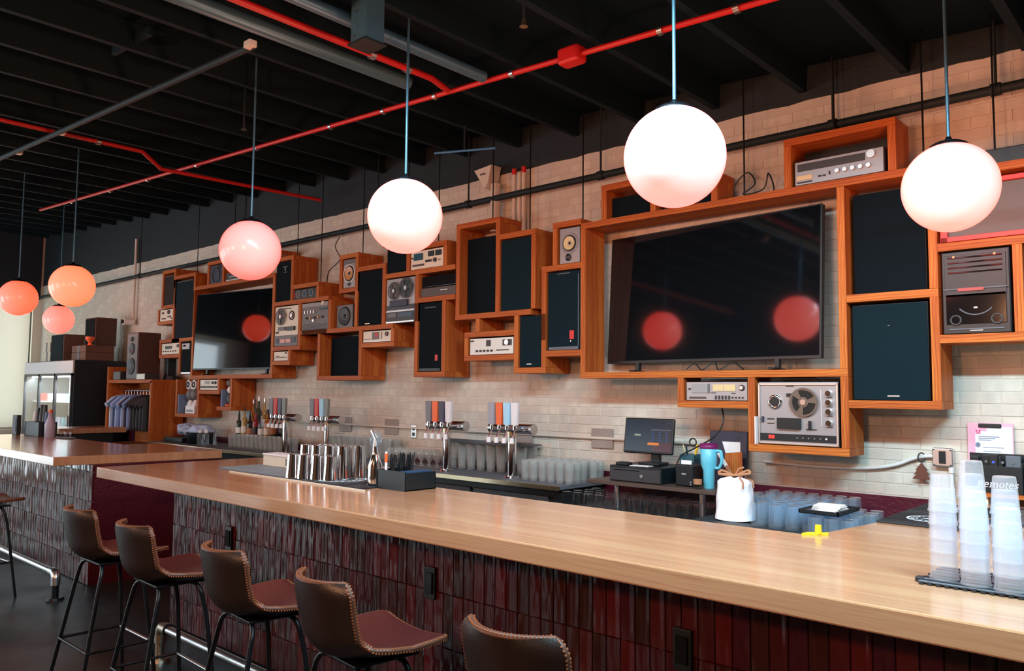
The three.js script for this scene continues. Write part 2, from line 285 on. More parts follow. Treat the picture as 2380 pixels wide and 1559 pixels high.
pipeRun('wall_pipe', 'thick black pipe running along the top of the brick wall', 'pipe', [[-16.2, 3.307, 0.1], [2.5, 3.307, 0.1]], 0.027, M.pipe, null, (t) => {
  for (const x of [-11.9, -8.9, -6.3, -5.0, -3.55, -1.78, -0.9]) { P(t, 'hanger', rod([x, 3.3, 0.1], [x, roofY(x), 0.1], 0.008), M.pipe); P(t, 'collar', cyl(0.036, 0.036, 0.05, x, 3.307, 0.1, 'x', 14), M.pipe); }
});
pipeRun('track_conduit', 'short conduit with blue light in its colour, hung just below the roof near the wall', 'pipe', [[-4.694, 3.55, 0.789], [-4.182, 3.53, 0.614]], 0.009, mat(0.05, 0.22, 0.5, 0.4), null, (t) => P(t, 'drop', rod([-4.44, 3.55, 0.7], [-4.44, 3.74, 0.7], 0.008), M.pipe));  // blue light painted into the conduit colour
{
  const t = thing('wall_vent', 'pale hooded vent with a pipe leading down the brick wall', 'vent', [-4.78, 3.4, 0.0]);
  P(t, 'hood', extr([[-0.11, 0.18], [0.1, 0.2], [0.06, 0.05], [0.02, 0]], 0.12, 0.004), M.pvc, [0, 0, 0.02]); P(t, 'slot', bx(0.06, 0.012, 0.005, 0.0, 0.13, 0.147), M.dark);
  P(t, 'down_pipe', cyl(0.045, 0.045, 0.42, 0.09, -0.17, 0.075), M.pvc);
}
[[-4.5, M.pvc], [-4.44, M.pvc], [-4.39, M.pvc]].forEach(([x, m], i) => { const t = thing('riser_pipe', ['thin riser pipe closest to the hooded vent', 'thin riser pipe in the middle of three', 'thin riser pipe farthest from the hooded vent'][i], 'pipe', [x, 2.98, 0.045], 0, 'riser pipes by the vent'); P(t, 'pipe', cyl(0.018, 0.018, 0.52, 0, 0.26, 0), m); if (i !== 1) P(t, 'red_cap', cyl(0.021, 0.021, 0.05, 0, 0.54, 0), M.red); });
{
  const t = thing('security_camera', 'small camera hanging on a conduit down the far brick wall', 'camera', [-12.2, 2.6, 0.03]);
  P(t, 'conduit', rod([0, 0.08, 0.02], [0, 1.3, 0.02], 0.02), M.pvc); P(t, 'body', cyl(0.05, 0.05, 0.14, 0, 0.04, 0.09, 'z'), M.white); P(t, 'lens', cyl(0.03, 0.03, 0.03, 0, 0.04, 0.17, 'z'), M.black);
}
solo('alarm_bell', lathe([[0.0001, 0.07], [0.06, 0.06], [0.08, 0.02], [0.085, 0]]).rotateX(Math.PI / 2), M.red, 'round red alarm bell on the far wall', 'alarm', null, [-15.9, 2.75, 0.0]);

// ---------- wall boxes ----------
const T = 0.045, ZF = 0.32;
const BOX = {};
function cubby(key, what, x0, x1, y0, y1, sides = 'LRTB', depth = 0.3, ext = {}, back = false) {
  BOX[key] = { x0, x1, y0, y1 };
  const t = thing('wall_box', 'oak wall box ' + what, 'shelf box', [(x0 + x1) / 2, y0, ZF], 0, 'oak wall boxes');
  const w = x1 - x0, h = y1 - y0, e = ext, has = (s) => sides.includes(s), zc = -depth / 2;
  const span = (s) => [-w / 2 - (has('L') ? T : 0) - (e[s + 'L'] ?? 0), w / 2 + (has('R') ? T : 0) + (e[s + 'R'] ?? 0)];
  for (const [s, y] of [['T', h + T / 2], ['B', -T / 2]]) if (has(s)) { const [xl, xr] = span(s); P(t, 'board', wuv(bx(xr - xl, T, depth, (xl + xr) / 2, y, zc, 0.002), 0), M.oak); }
  const yb = 0, yt = h;
  if (has('L')) P(t, 'board', wuv(bx(T, yt - yb, depth - 0.001, -w / 2 - T / 2, (yt + yb) / 2, zc - 0.0005, 0.002), 1), M.oak);
  if (has('R')) P(t, 'board', wuv(bx(T, yt - yb, depth - 0.001, w / 2 + T / 2, (yt + yb) / 2, zc - 0.0005, 0.002), 1), M.oak);
  return t;
}
cubby('a1', 'with a narrow brown black speaker at the far end', -10.60, -10.295, 2.754, 3.18, 'LTRB');
cubby('a2', 'framing the small cream dial deck', -10.70, -10.295, 2.543, 2.709, 'LB');
cubby('a3', 'framing the tall far speaker beside the smaller screen', -10.25, -9.735, 2.298, 3.078, 'LRTB');
cubby('a4', 'framing the cream tuner with a dark dial', -10.61, -10.08, 2.095, 2.253, 'LTB', 0.3);
cubby('a5', 'framing the slim tower with a silver top', -10.035, -9.735, 1.835, 2.253, 'L');
cubby('ltv', 'around the television farther from the return', -9.69, -7.86, 1.814, 2.889, 'LRTB', 0.3);
cubby('a7', 'framing the square black speaker above the far television', -9.34, -9.01, 2.934, 3.172, 'LRT');
cubby('a8', 'behind the pink globe with a small deck', -8.965, -7.815, 2.934, 3.155, 'T');
cubby('b1', 'holding the grey and white robot figure', -10.08, -9.54, 1.334, 1.769, 'LRB');
cubby('b2', 'framing the cream deck with black keys', -9.495, -9.03, 1.63, 1.769, 'RB');
cubby('b3', 'holding the grey and orange figure', -8.985, -8.73, 1.438, 1.769, 'RB', 0.3, { BL: 0.045 });
cubby('c1', 'framing the slim black speaker right of the pink globe', -7.815, -7.497, 2.603, 3.05, 'RT');
cubby('c2', 'framing the shallow deck with three gauges', -7.452, -7.015, 2.603, 2.72, 'RT');
cubby('c3', 'framing the cream reel deck with pink meters', -7.815, -7.335, 2.112, 2.558, 'RTB', 0.3, { TR: 0.5 });
cubby('c4', 'framing the dark grey receiver', -7.29, -6.79, 2.263, 2.558, 'R', 0.3);
cubby('c5', 'framing the small cream cassette player', -7.815, -7.514, 1.955, 2.067, 'RB');
cubby('c7', 'holding the big square black speaker', -6.92, -6.27, 1.785, 2.218, 'LRTB', 0.3, { TL: 0.33, TR: 0.47 });
cubby('d1', 'framing the silver speaker with a copper cone', -6.57, -6.35, 2.655, 2.95, 'LRTB');
cubby('d2', 'framing the tall black speaker under the silver speaker', -6.305, -5.925, 2.263, 2.80, 'LRT', 0.3);
cubby('d3', 'framing the small black speaker under the white globe', -5.88, -5.58, 2.735, 2.99, 'RT', 0.3, { TL: 0.045 });
cubby('d4', 'framing the cream cassette deck with a blue window', -5.535, -5.085, 2.735, 2.915, 'RT');
cubby('d5', 'framing the grey reel deck with two dark reels', -5.88, -5.45, 2.263, 2.69, 'RT', 0.3, { TR: 0.475 });
cubby('d6', 'framing the record player', -5.405, -4.93, 2.475, 2.69, 'B');
cubby('d7', 'framing the tall speaker hung lowest in the middle', -5.405, -5.09, 1.81, 2.43, 'LRB');
cubby('e1', 'framing the beige clock radio', -6.225, -5.78, 2.098, 2.218, 'RB');
cubby('f1', 'framing the largest black speaker left of the pair', -4.875, -4.45, 2.29, 3.03, 'LRTB', 0.3, { BR: 0.34 });
cubby('f2', 'framing the black speaker right of the pair', -4.405, -4.065, 2.29, 2.88, 'RT');
cubby('f3', 'framing the pale tuner', -4.76, -4.24, 1.94, 2.09, 'LTB');
cubby('f4', 'framing the narrow speaker with a silver badge', -4.195, -3.955, 1.83, 2.245, 'LRB');
cubby('f5', 'framing the black tower with a red tag beside the big television', -3.91, -3.575, 1.955, 2.565, 'LTB');
cubby('f6', 'framing the silver speaker with a yellow cone', -3.80, -3.575, 2.61, 2.895, 'LT');
cubby('btv', 'around the big television', -3.53, -1.69, 1.786, 2.855, 'LRTB', 0.24, { TR: 0.485 });
cubby('g1', 'behind the largest globe above the big television', -3.34, -2.97, 2.90, 3.11, 'LRT', 0.24);
cubby('g1b', 'next to it above the big television', -2.925, -2.5, 2.90, 3.05, 'RT', 0.24);
P(cubby('rcv', 'framing the silver receiver on top of the row', -1.96, -1.40, 2.90, 3.16, 'LRT', 0.24), 'back_panel', bx(0.56, 0.26, 0.01, 0, 0.13, -0.225), M.black);
cubby('su', 'framing the black speaker in the upper right bay', -1.645, -1.205, 2.213, 2.855, 'RB', 0.24);
cubby('sl', 'framing the big dark speaker in the lower right bay', -1.645, -1.205, 1.606, 2.168, 'RB', 0.24);
cubby('st', 'framing the black stereo with a red display', -1.16, -0.815, 1.96, 2.41, 'RTB', 0.24, { TR: 0.42, BR: 0.42 });
cubby('nx', 'at the picture edge beside the black stereo', -0.77, -0.35, 1.96, 2.41, 'R', 0.24);
cubby('rd', 'holding the red framed speaker', -1.16, -0.35, 2.455, 2.80, 'RT', 0.24);
cubby('rl', 'framing the big silver reel recorder', -2.215, -1.69, 1.328, 1.741, 'LRB', 0.24);
cubby('dk', 'framing the silver cassette deck below the big television', -2.715, -2.26, 1.59, 1.741, 'LB', 0.24);
{ // verticals that carry the tuner box under the speaker pair
  const t = thing('wall_box', 'short oak upright joining the pale tuner box to the boxes above', 'shelf box', [-4.65, 2.135, ZF], 0, 'oak wall boxes');
  P(t, 'board', wuv(bx(T, 0.11, 0.3, 0, 0.055, -0.15, 0.002), 1), M.oak);
  const u = thing('wall_box', 'oak shelf edge closing the receiver box beside the reel deck', 'shelf box', [-7.05, 2.218, ZF], 0, 'oak wall boxes');
  P(u, 'board', wuv(bx(0.46, T, 0.3, 0.02, T / 2, -0.15, 0.002), 0), M.oak);
}
[[-9.94, 3.12, 'tall far speaker box'], [-9.0, 3.217, 'square speaker box above the far television'], [-7.6, 3.095, 'slim black speaker box'], [-7.14, 2.765, 'box with three gauges'], [-6.42, 2.995, 'copper cone speaker box'], [-5.73, 3.035, 'small speaker box under the white globe'], [-5.3, 2.96, 'cream cassette deck box'], [-4.62, 3.075, 'largest black speaker box'], [-4.2, 2.925, 'speaker box right of the pair'], [-3.66, 2.94, 'yellow cone speaker box'], [-3.1, 3.155, 'box left of the largest globe'], [-2.333, 2.9, 'big television box near the tangled cable'], [-1.745, 3.205, 'silver receiver box'], [-1.25, 2.9, 'bay beside the silver receiver'], [-0.9, 2.845, 'red framed speaker box']].forEach(([x, y, w]) =>
  solo('hanger_rod', rod([x, y, 0.18], [x, roofY(x), 0.18], 0.0055, 6), M.iron, 'thin dark hanger rod holding the ' + w, 'rod', 'hanger rods of the wall boxes'));

// ---------- audio gear ----------
function device(key, name, label, cat, o = {}) {
  const b = BOX[key], mx = o.mx ?? 0.008, w = o.w ?? (b.x1 - b.x0 - 2 * mx), h = o.h ?? (b.y1 - b.y0 - 0.008), d = o.d ?? 0.18, zin = o.zin ?? 0.012;
  const cx = o.cx ?? ((b.x0 + b.x1) / 2 + (o.dx ?? 0));
  const t = thing(name, label, cat, [cx, b.y0 + 0.0005, ZF - zin], 0, o.group);
  P(t, 'body', bx(w, h, d, 0, h / 2, -d / 2 - 0.004, 0.004), o.body ?? M.black);
  P(t, o.fname ?? 'face', bx(w - 0.008, h - 0.008, 0.008, 0, h / 2, -0.003, 0.002), o.face ?? M.soft);
  t.userData.w = undefined; const R = { t, w, h,
    r: (u, v, a, c, m, nm = 'panel', dz = 0.006) => P(t, nm, bx(a * w, c * h, dz, (u - 0.5) * w, v * h, dz / 2, Math.min(0.0015, dz / 4)), m),
    k: (u, v, r, m, nm = 'knob', dz = 0.016) => P(t, nm, cyl(r * 0.9, r, dz, (u - 0.5) * w, v * h, dz / 2, 'z', 16), m),
    ring: (u, v, r, q, m, nm = 'ring') => P(t, nm, new THREE.TorusGeometry(r, q, 8, 28), m, [(u - 0.5) * w, v * h, 0.003]) };
  delete t.userData.w; return R;
}
const hole = (cx, cy, r) => { const p = new THREE.Path(); p.absarc(cx, cy, r, 0, Math.PI * 2, true); return p; };
function reelGeo(r) {
  const s = new THREE.Shape(); s.absarc(0, 0, r, 0, Math.PI * 2, false);
  for (let i = 0; i < 3; i++) { const a = i * 2.0944 + 0.5, p = new THREE.Path(); p.absarc(0, 0, r * 0.86, a, a + 1.5, false); p.absarc(0, 0, r * 0.36, a + 1.5, a, true); s.holes.push(p); }
  s.holes.push(hole(0, 0, r * 0.08));
  return new THREE.ExtrudeGeometry(s, { depth: 0.003, bevelEnabled: false, curveSegments: 24 });
}
function reel(R, u, v, r, m, tapeM) {
  const x = (u - 0.5) * R.w, y = v * R.h;
  const g = P(R.t, 'reel', reelGeo(r), m, [x, y, 0.016]); P(g, 'tape', cyl(r * 0.8, r * 0.8, 0.008, 0, 0, -0.006, 'z', 28), tapeM); P(g, 'hub', cyl(r * 0.2, r * 0.2, 0.014, 0, 0, 0.002, 'z', 16), M.steel);
}
const cone = (R, u, v, r, m, rim = M.dark) => { R.ring(u, v, r, r * 0.12, rim, 'surround'); const g = P(R.t, 'cone', lathe([[0.0001, 0.002], [r * 0.3, 0.004], [r * 0.34, 0.001], [r * 0.95, 0.012]], 28).rotateX(Math.PI / 2), m, [(u - 0.5) * R.w, v * R.h, -0.001]); P(g, 'dust_cap', lathe([[0.0001, r * 0.16], [r * 0.2, r * 0.1], [r * 0.3, 0]], 20).rotateX(Math.PI / 2), M.black); };
let q;
const spk = 'speaker';
q = device('a1', spk, 'narrow brown black cloth speaker at the far end of the boxes', spk, { face: M.brownblack, h: 0.40 }); q.r(0.5, 0.97, 0.85, 0.03, M.walnut, 'top_strip');
q = device('a2', 'tape_deck', 'small cream deck with two dark dials at the far end', 'tape deck', { face: M.cream }); q.k(0.25, 0.7, 0.018, M.grey); q.k(0.68, 0.74, 0.03, M.dark, 'dial'); q.r(0.3, 0.22, 0.3, 0.12, M.dark); q.r(0.72, 0.36, 0.26, 0.13, M.dark); q.k(0.9, 0.2, 0.01, M.grey);
q = device('a3', spk, 'tall teal black speaker left of the far television', spk, { face: M.teal, h: 0.75 }); q.r(0.5, 0.985, 0.86, 0.02, M.walnut, 'top_strip');
q = device('a4', 'tuner', 'cream tuner with a dark tuning dial at the far end', 'tuner', { face: M.cream }); q.r(0.4, 0.62, 0.36, 0.24, M.black, 'dial'); q.r(0.92, 0.72, 0.12, 0.25, M.black, 'window'); for (let i = 0; i < 6; i++) q.k(0.12 + i * 0.14, 0.28, 0.008, M.dark);
q = device('a5', spk, 'slim black tower speaker with a silver top panel', spk, { face: M.soft }); q.r(0.45, 0.86, 0.7, 0.18, M.silverface, 'top_panel'); q.r(0.32, 0.88, 0.25, 0.06, M.white, 'meter'); q.r(0.5, 0.03, 0.9, 0.05, M.silver, 'foot_strip');
q = device('a7', spk, 'square black speaker above the far television', spk, { face: M.navy }); q.ring(0.5, 0.45, 0.09, 0.008, M.dark); q.ring(0.7, 0.82, 0.03, 0.005, M.dark);
q = device('a8', 'tape_deck', 'shallow black deck below the pink globe', 'tape deck', { w: 0.43, h: 0.1, cx: -8.72, face: M.dark }); q.r(0.5, 0.5, 0.6, 0.18, M.midgrey); q.r(0.5, 0.1, 0.95, 0.12, M.silver, 'trim'); for (let i = 0; i < 4; i++) q.k(0.2 + i * 0.2, 0.82, 0.008, M.silver);
q = device('b2', 'tape_deck', 'cream deck with a row of black keys', 'tape deck', { face: M.cream }); q.r(0.15, 0.7, 0.2, 0.34, M.pale, 'window'); q.r(0.42, 0.72, 0.22, 0.3, M.midgrey, 'meter'); for (let i = 0; i < 7; i++) q.r(0.09 + i * 0.135, 0.3, 0.1, 0.16, M.black, 'key', 0.012); q.k(0.72, 0.7, 0.016, M.black); q.k(0.88, 0.7, 0.02, M.black);
q = device('c1', spk, 'slim black speaker right of the pink globe', spk, { face: M.soft }); q.r(0.6, 0.86, 0.26, 0.012, M.silver, 'lettering'); q.r(0.6, 0.8, 0.03, 0.08, M.silver, 'lettering'); q.r(0.6, 0.73, 0.2, 0.008, M.silver, 'lettering');
q = device('c2', 'receiver', 'shallow black deck with three round gauges', 'receiver', { face: M.black }); for (let i = 0; i < 3; i++) { q.ring(0.2 + i * 0.29, 0.5, 0.034, 0.005, M.midgrey, 'gauge_rim'); q.k(0.2 + i * 0.29, 0.5, 0.028, i ? M.bluewin : M.walnut, 'gauge', 0.006); } q.r(0.03, 0.5, 0.03, 0.6, M.red, 'stripe');
q = device('c3', 'reel_deck', 'cream reel deck with a grey panel and pink meters', 'tape deck', { face: M.cream, mx: 0.012 }); reel(q, 0.29, 0.74, 0.095, M.walnut, M.dark); q.ring(0.73, 0.75, 0.044, 0.008, M.dark, 'spindle_rim'); q.k(0.73, 0.75, 0.026, M.steel, 'spindle'); q.r(0.5, 0.14, 0.98, 0.26, M.grey, 'control_panel'); q.r(0.38, 0.13, 0.2, 0.09, M.pink, 'meter', 0.012); q.r(0.62, 0.13, 0.2, 0.09, M.pink, 'meter', 0.012); q.r(0.84, 0.15, 0.16, 0.14, M.black, 'keypad', 0.01); q.r(0.13, 0.14, 0.12, 0.12, M.black, 'keypad', 0.01); q.r(0.34, 0.44, 0.3, 0.09, M.grey, 'head_cover', 0.02); q.r(0.72, 0.43, 0.34, 0.1, M.black, 'head_cover', 0.022); q.k(0.62, 0.43, 0.016, M.cream); q.r(0.12, 0.35, 0.1, 0.05, M.dark, 'lever', 0.012); q.r(0.55, 0.93, 0.3, 0.02, M.dark, 'arm', 0.01);
q = device('c4', 'receiver', 'dark grey receiver with rows of silver switches', 'receiver', { face: M.grey, mx: 0.012 }); q.r(0.5, 0.92, 0.96, 0.14, M.midgrey, 'top_panel'); q.r(0.82, 0.74, 0.3, 0.07, M.bluewin, 'display', 0.008); for (let i = 0; i < 4; i++) q.r(0.16 + i * 0.11, 0.66, 0.035, 0.12, M.silver, 'switch', 0.02); for (let i = 0; i < 5; i++) { q.k(0.2 + i * 0.15, 0.45, 0.013, i % 2 ? M.copper : M.dark); } q.r(0.48, 0.34, 0.06, 0.1, M.silver, 'switch', 0.02); for (let i = 0; i < 5; i++) q.r(0.5, 0.04 + i * 0.045, 0.9, 0.012, M.black, 'vent'); q.r(0.82, 0.94, 0.05, 0.14, M.cream, 'lever', 0.02);
q = device('c5', 'cassette_player', 'small cream cassette player under the reel deck', 'tape deck', { face: M.cream }); q.r(0.5, 0.32, 0.9, 0.04, M.dark, 'slot'); q.r(0.27, 0.46, 0.2, 0.1, M.dark, 'lettering'); for (let i = 0; i < 4; i++) q.r(0.45 + i * 0.12, 0.4, 0.06, 0.05, M.dark, 'key', 0.012); q.k(0.86, 0.8, 0.008, M.dark);
BOX.c6 = { x0: -6.745, x1: -6.35, y0: 2.263, y1: 2.5 };
q = device('c6', spk, 'dark grey speaker with one round cone on an open shelf', spk, { face: M.grey, w: 0.27, h: 0.235, cx: -6.575, zin: 0.05, body: M.dark }); cone(q, 0.5, 0.5, 0.086, M.dark, M.black);
q = device('c7', spk, 'big square black speaker set back in a deep box', spk, { face: M.soft, zin: 0.12, mx: 0.03, h: 0.40, d: 0.15 });
q = device('d1', spk, 'silver speaker with copper cone, the far one', spk, { face: M.silverface, mx: 0.012 }); cone(q, 0.5, 0.5, 0.07, M.copper, M.black); q.ring(0.5, 0.5, 0.088, 0.006, M.white, 'trim_ring'); q.k(0.5, 0.14, 0.026, M.black, 'tweeter', 0.006); q.r(0.5, 0.9, 0.9, 0.14, M.grey, 'top_panel', 0.004);
q = device('d2', spk, 'tall black cloth speaker with a small gold badge', spk, { face: M.soft }); q.r(0.4, 0.035, 0.2, 0.02, M.brass, 'badge');
q = device('d3', spk, 'small black speaker under the white globe', spk, { face: M.soft });
q = device('d4', 'cassette_deck', 'cream cassette deck with a blue window and two black meters', 'tape deck', { face: M.cream, mx: 0.006 }); q.r(0.25, 0.66, 0.27, 0.36, M.bluewin, 'cassette_window', 0.01); q.r(0.64, 0.74, 0.17, 0.28, M.black, 'meter', 0.01); q.r(0.86, 0.74, 0.17, 0.28, M.black, 'meter', 0.01); q.r(0.25, 0.22, 0.34, 0.1, M.walnut, 'key_row', 0.012); for (let i = 0; i < 4; i++) q.r(0.49 + i * 0.05, 0.38, 0.025, 0.12, M.dark, 'key', 0.012); q.k(0.76, 0.38, 0.02, M.dark, 'dial'); q.k(0.9, 0.36, 0.008, M.midgrey); q.k(0.07, 0.62, 0.008, M.dark);
q = device('d5', 'reel_deck', 'grey reel deck with two dark reels and black keyboard', 'tape deck', { face: M.silverface, mx: 0.012 }); reel(q, 0.3, 0.72, 0.082, M.dark, M.walnut); reel(q, 0.72, 0.76, 0.094, M.dark, M.black); q.r(0.48, 0.44, 0.6, 0.14, M.navy, 'head_cover', 0.024); q.r(0.5, 0.35, 0.98, 0.1, M.dark, 'control_strip'); q.r(0.5, 0.265, 0.98, 0.02, M.silver, 'trim', 0.01); q.r(0.5, 0.15, 0.98, 0.2, M.dark, 'keyboard'); q.r(0.22, 0.18, 0.3, 0.1, M.grey, 'meter', 0.01); q.r(0.68, 0.18, 0.5, 0.1, M.bluewin, 'meter', 0.01); q.r(0.5, 0.025, 0.98, 0.035, M.silver, 'trim', 0.01);
q = device('d6', 'record_player', 'record player with a brown plinth and smoked cover', 'record player', { face: M.walnut, body: M.walnut, h: 0.085, zin: 0.02 }); q.r(0.68, 0.62, 0.2, 0.1, M.silver, 'badge'); P(q.t, 'cover', bx(q.w, 0.1, 0.2, 0, 0.14, -0.11, 0.006), M.smoke); P(q.t, 'platter', cyl(0.09, 0.09, 0.012, -0.03, 0.095, -0.11), M.black);
q = device('d7', spk, 'tall black speaker with red tag hung lowest in the middle', spk, { face: M.soft }); q.r(0.78, 0.2, 0.11, 0.085, M.red, 'tag', 0.004); q.r(0.5, 0.03, 0.9, 0.04, M.dark, 'foot_strip'); q.r(0.5, 0.93, 0.5, 0.02, M.dark, 'badge');
q = device('e1', 'clock_radio', 'beige clock radio with a red display', 'radio', { face: M.cream, mx: 0.01 }); q.r(0.46, 0.56, 0.24, 0.62, M.grey, 'display_panel', 0.006); q.r(0.5, 0.62, 0.1, 0.36, M.red, 'digits', 0.009); q.k(0.86, 0.66, 0.022, M.walnut, 'dial'); q.r(0.5, 0.08, 0.98, 0.06, M.silver, 'trim'); q.r(0.67, 0.56, 0.02, 0.6, M.grey, 'divider'); q.r(0.16, 0.3, 0.25, 0.05, M.midgrey, 'lettering');
q = device('f1', spk, 'largest black cloth speaker, set back in its box', spk, { face: M.soft, zin: 0.09, h: 0.66, mx: 0.006 });
q = device('f2', spk, 'black cloth speaker right of the largest one', spk, { face: M.teal, mx: 0.006 });
q = device('f3', 'tuner', 'pale tuner with a row of small knobs', 'tuner', { face: M.pale, mx: 0.012 }); q.r(0.44, 0.68, 0.1, 0.36, M.dark, 'dial_window', 0.006); q.k(0.86, 0.68, 0.024, M.silver, 'dial'); q.r(0.86, 0.68, 0.2, 0.34, M.dark, 'dial_window', 0.005); for (let i = 0; i < 5; i++) q.k(0.18 + i * 0.085, 0.24, 0.009, M.dark); q.r(0.76, 0.26, 0.28, 0.06, M.dark, 'scale'); q.r(0.06, 0.84, 0.08, 0.08, M.dark, 'lettering');
q = device('f4', spk, 'narrow black speaker with a silver badge below the pair', spk, { face: M.teal }); q.r(0.46, 0.065, 0.22, 0.018, M.silver, 'badge');
q = device('f5', spk, 'black tower speaker with red tag beside the big television', spk, { face: M.teal, mx: 0.01 }); q.r(0.75, 0.19, 0.13, 0.11, M.red, 'tag', 0.004); q.r(0.5, 0.025, 0.9, 0.04, M.slate, 'foot_strip'); q.r(0.5, 0.97, 0.4, 0.012, M.slate, 'badge'); q.r(0.95, 0.5, 0.02, 0.9, M.slate, 'side_trim'); q.k(0.75, 0.11, 0.006, M.silver);
q = device('f6', spk, 'silver speaker with a yellow cone beside the big television', spk, { face: M.silverface, mx: 0.014 }); cone(q, 0.5, 0.56, 0.055, M.amber, M.black); q.ring(0.5, 0.56, 0.074, 0.007, M.midgrey, 'trim_ring'); cone(q, 0.46, 0.17, 0.028, M.black, M.midgrey);
q = device('g1', spk, 'black speaker left of the largest globe', spk, { face: M.soft, h: 0.16, zin: 0.06, d: 0.14 });
q = device('g1b', spk, 'black speaker mostly behind the largest globe', spk, { face: M.soft, h: 0.12, zin: 0.06, d: 0.14 });
q = device('rcv', 'receiver', 'silver receiver with a row of knobs on top of the boxes', 'receiver', { face: M.silverface, h: 0.15, mx: 0.02, zin: 0.004, body: M.dark }); q.r(0.42, 0.72, 0.76, 0.3, M.dark, 'dial_window', 0.005); q.k(0.87, 0.76, 0.026, M.silver, 'tuning_knob', 0.02); for (let i = 0; i < 5; i++) q.k(0.5 + i * 0.085, 0.34, 0.014, M.silver, 'knob', 0.02); q.r(0.12, 0.3, 0.18, 0.18, M.amber, 'meter', 0.006); q.r(0.12, 0.12, 0.18, 0.06, M.dark, 'vent'); q.r(0.3, 0.26, 0.04, 0.06, M.dark, 'key', 0.01); q.r(0.35, 0.26, 0.03, 0.06, M.dark, 'key', 0.01); q.r(0.41, 0.32, 0.015, 0.14, M.dark, 'key', 0.01);
q = device('su', spk, 'tall black speaker in the upper right bay', spk, { face: M.soft, mx: 0.025, h: 0.59, zin: 0.06, d: 0.15 });
q = device('sl', spk, 'big dark teal speaker with a badge in the lower right bay', spk, { face: M.teal, mx: 0.018, h: 0.545, zin: 0.03, d: 0.17 }); q.r(0.54, 0.045, 0.16, 0.014, M.silver, 'badge'); q.r(0.5, 0.77, 0.03, 0.012, M.slate, 'emblem');
q = device('st', 'stereo', 'black stereo with a red display and round woofer grille', 'stereo', { face: M.black, mx: 0.014, d: 0.17 }); q.r(0.5, 0.7, 0.9, 0.5, M.black, 'upper_panel'); for (let i = 0; i < 4; i++) q.r(0.5, 0.74 + i * 0.06, 0.8, 0.02, M.gloss, 'slot', 0.009); P(q.t, 'display_red', bx(0.12, 0.016, 0.01, -0.02, 0.235, 0.008), glow(0.7, 0.05, 0.05)); q.r(0.5, 0.54, 0.94, 0.016, M.slate, 'shelf_edge', 0.012); q.r(0.5, 0.3, 0.88, 0.36, M.gloss, 'woofer_panel', 0.006); P(q.t, 'grille_arc', new THREE.TorusGeometry(0.1, 0.004, 6, 24, 1.7), M.slate, [0, 0.2, 0.008], [0, 0, -2.42]); for (const u of [0.2, 0.8]) { q.ring(u, 0.17, 0.024, 0.006, M.dark, 'port_rim'); q.k(u, 0.17, 0.02, M.black, 'port', 0.004); q.k(u, 0.93, 0.007, M.copper); } q.r(0.5, 0.06, 0.8, 0.016, M.slate, 'trim'); q.r(0.5, 0.04, 0.2, 0.012, M.silver, 'badge'); q.r(0.5, 0.31, 0.06, 0.02, M.silver, 'emblem', 0.009);
q = device('nx', spk, 'pale fronted device at the picture edge', 'device', { face: M.silverface, mx: 0.012, h: 0.2 });
q = device('rd', spk, 'wide brown cloth speaker in a red frame', spk, { face: M.walnut, body: M.red, h: 0.315, mx: 0.02, d: 0.17 }); q.r(0.5, 0.96, 1.0, 0.08, M.red, 'frame_rail', 0.02); q.r(0.5, 0.04, 1.0, 0.08, M.red, 'frame_rail', 0.02); q.r(0.02, 0.5, 0.045, 1, M.red, 'frame_rail', 0.02); q.r(0.98, 0.5, 0.045, 1, M.red, 'frame_rail', 0.02);
q = device('dk', 'cassette_deck', 'silver cassette deck under the big television', 'tape deck', { face: M.silverface, mx: 0.008, h: 0.125, zin: 0.02 }); q.r(0.24, 0.64, 0.26, 0.46, M.midgrey, 'cassette_window', 0.008); q.r(0.385, 0.64, 0.02, 0.5, M.grey, 'door_edge', 0.01); q.r(0.63, 0.68, 0.36, 0.34, M.amber, 'meter', 0.006); q.r(0.63, 0.68, 0.006, 0.34, M.midgrey, 'divider', 0.008); q.ring(0.91, 0.68, 0.016, 0.004, M.dark, 'dial_rim'); q.k(0.91, 0.68, 0.013, M.silver, 'dial'); q.r(0.2, 0.16, 0.28, 0.1, M.walnut, 'counter', 0.006); for (let i = 0; i < 9; i++) q.r(0.5 + i * 0.053, 0.18, 0.018, i < 5 ? 0.2 : 0.09, M.dark, 'key', 0.012); q.k(0.07, 0.62, 0.006, M.dark); q.r(0.46, 0.42, 0.08, 0.04, M.dark, 'lettering'); q.r(0.78, 0.4, 0.06, 0.04, M.dark, 'lettering');
q = device('rl', 'reel_recorder', 'big silver reel recorder with one brown reel and four knobs', 'tape recorder', { face: M.silverface, mx: 0.016, h: 0.385, d: 0.18, zin: 0.02, body: M.black });
q.r(0.5, 0.96, 0.98, 0.025, M.silver, 'edge_trim', 0.012); q.r(0.5, 0.03, 0.98, 0.025, M.silver, 'edge_trim', 0.012); q.r(0.015, 0.5, 0.022, 0.95, M.silver, 'edge_trim', 0.012); q.r(0.985, 0.5, 0.022, 0.95, M.silver, 'edge_trim', 0.012);
q.ring(0.22, 0.68, 0.034, 0.012, M.chrome, 'spindle_rim'); q.k(0.22, 0.68, 0.03, M.black, 'spindle', 0.018); reel(q, 0.585, 0.68, 0.086, mat(0.12, 0.085, 0.065, 0.4), M.brownblack);
q.r(0.4, 0.345, 0.29, 0.17, M.black, 'head_cover', 0.024); q.k(0.4, 0.36, 0.004, M.silver); q.r(0.66, 0.33, 0.02, 0.13, M.black, 'lever', 0.03); q.r(0.67, 0.26, 0.13, 0.014, M.black, 'lever_slot'); q.r(0.4, 0.79, 0.06, 0.05, M.black, 'guide', 0.012); q.r(0.48, 0.125, 0.96, 0.11, M.black, 'control_strip', 0.008);
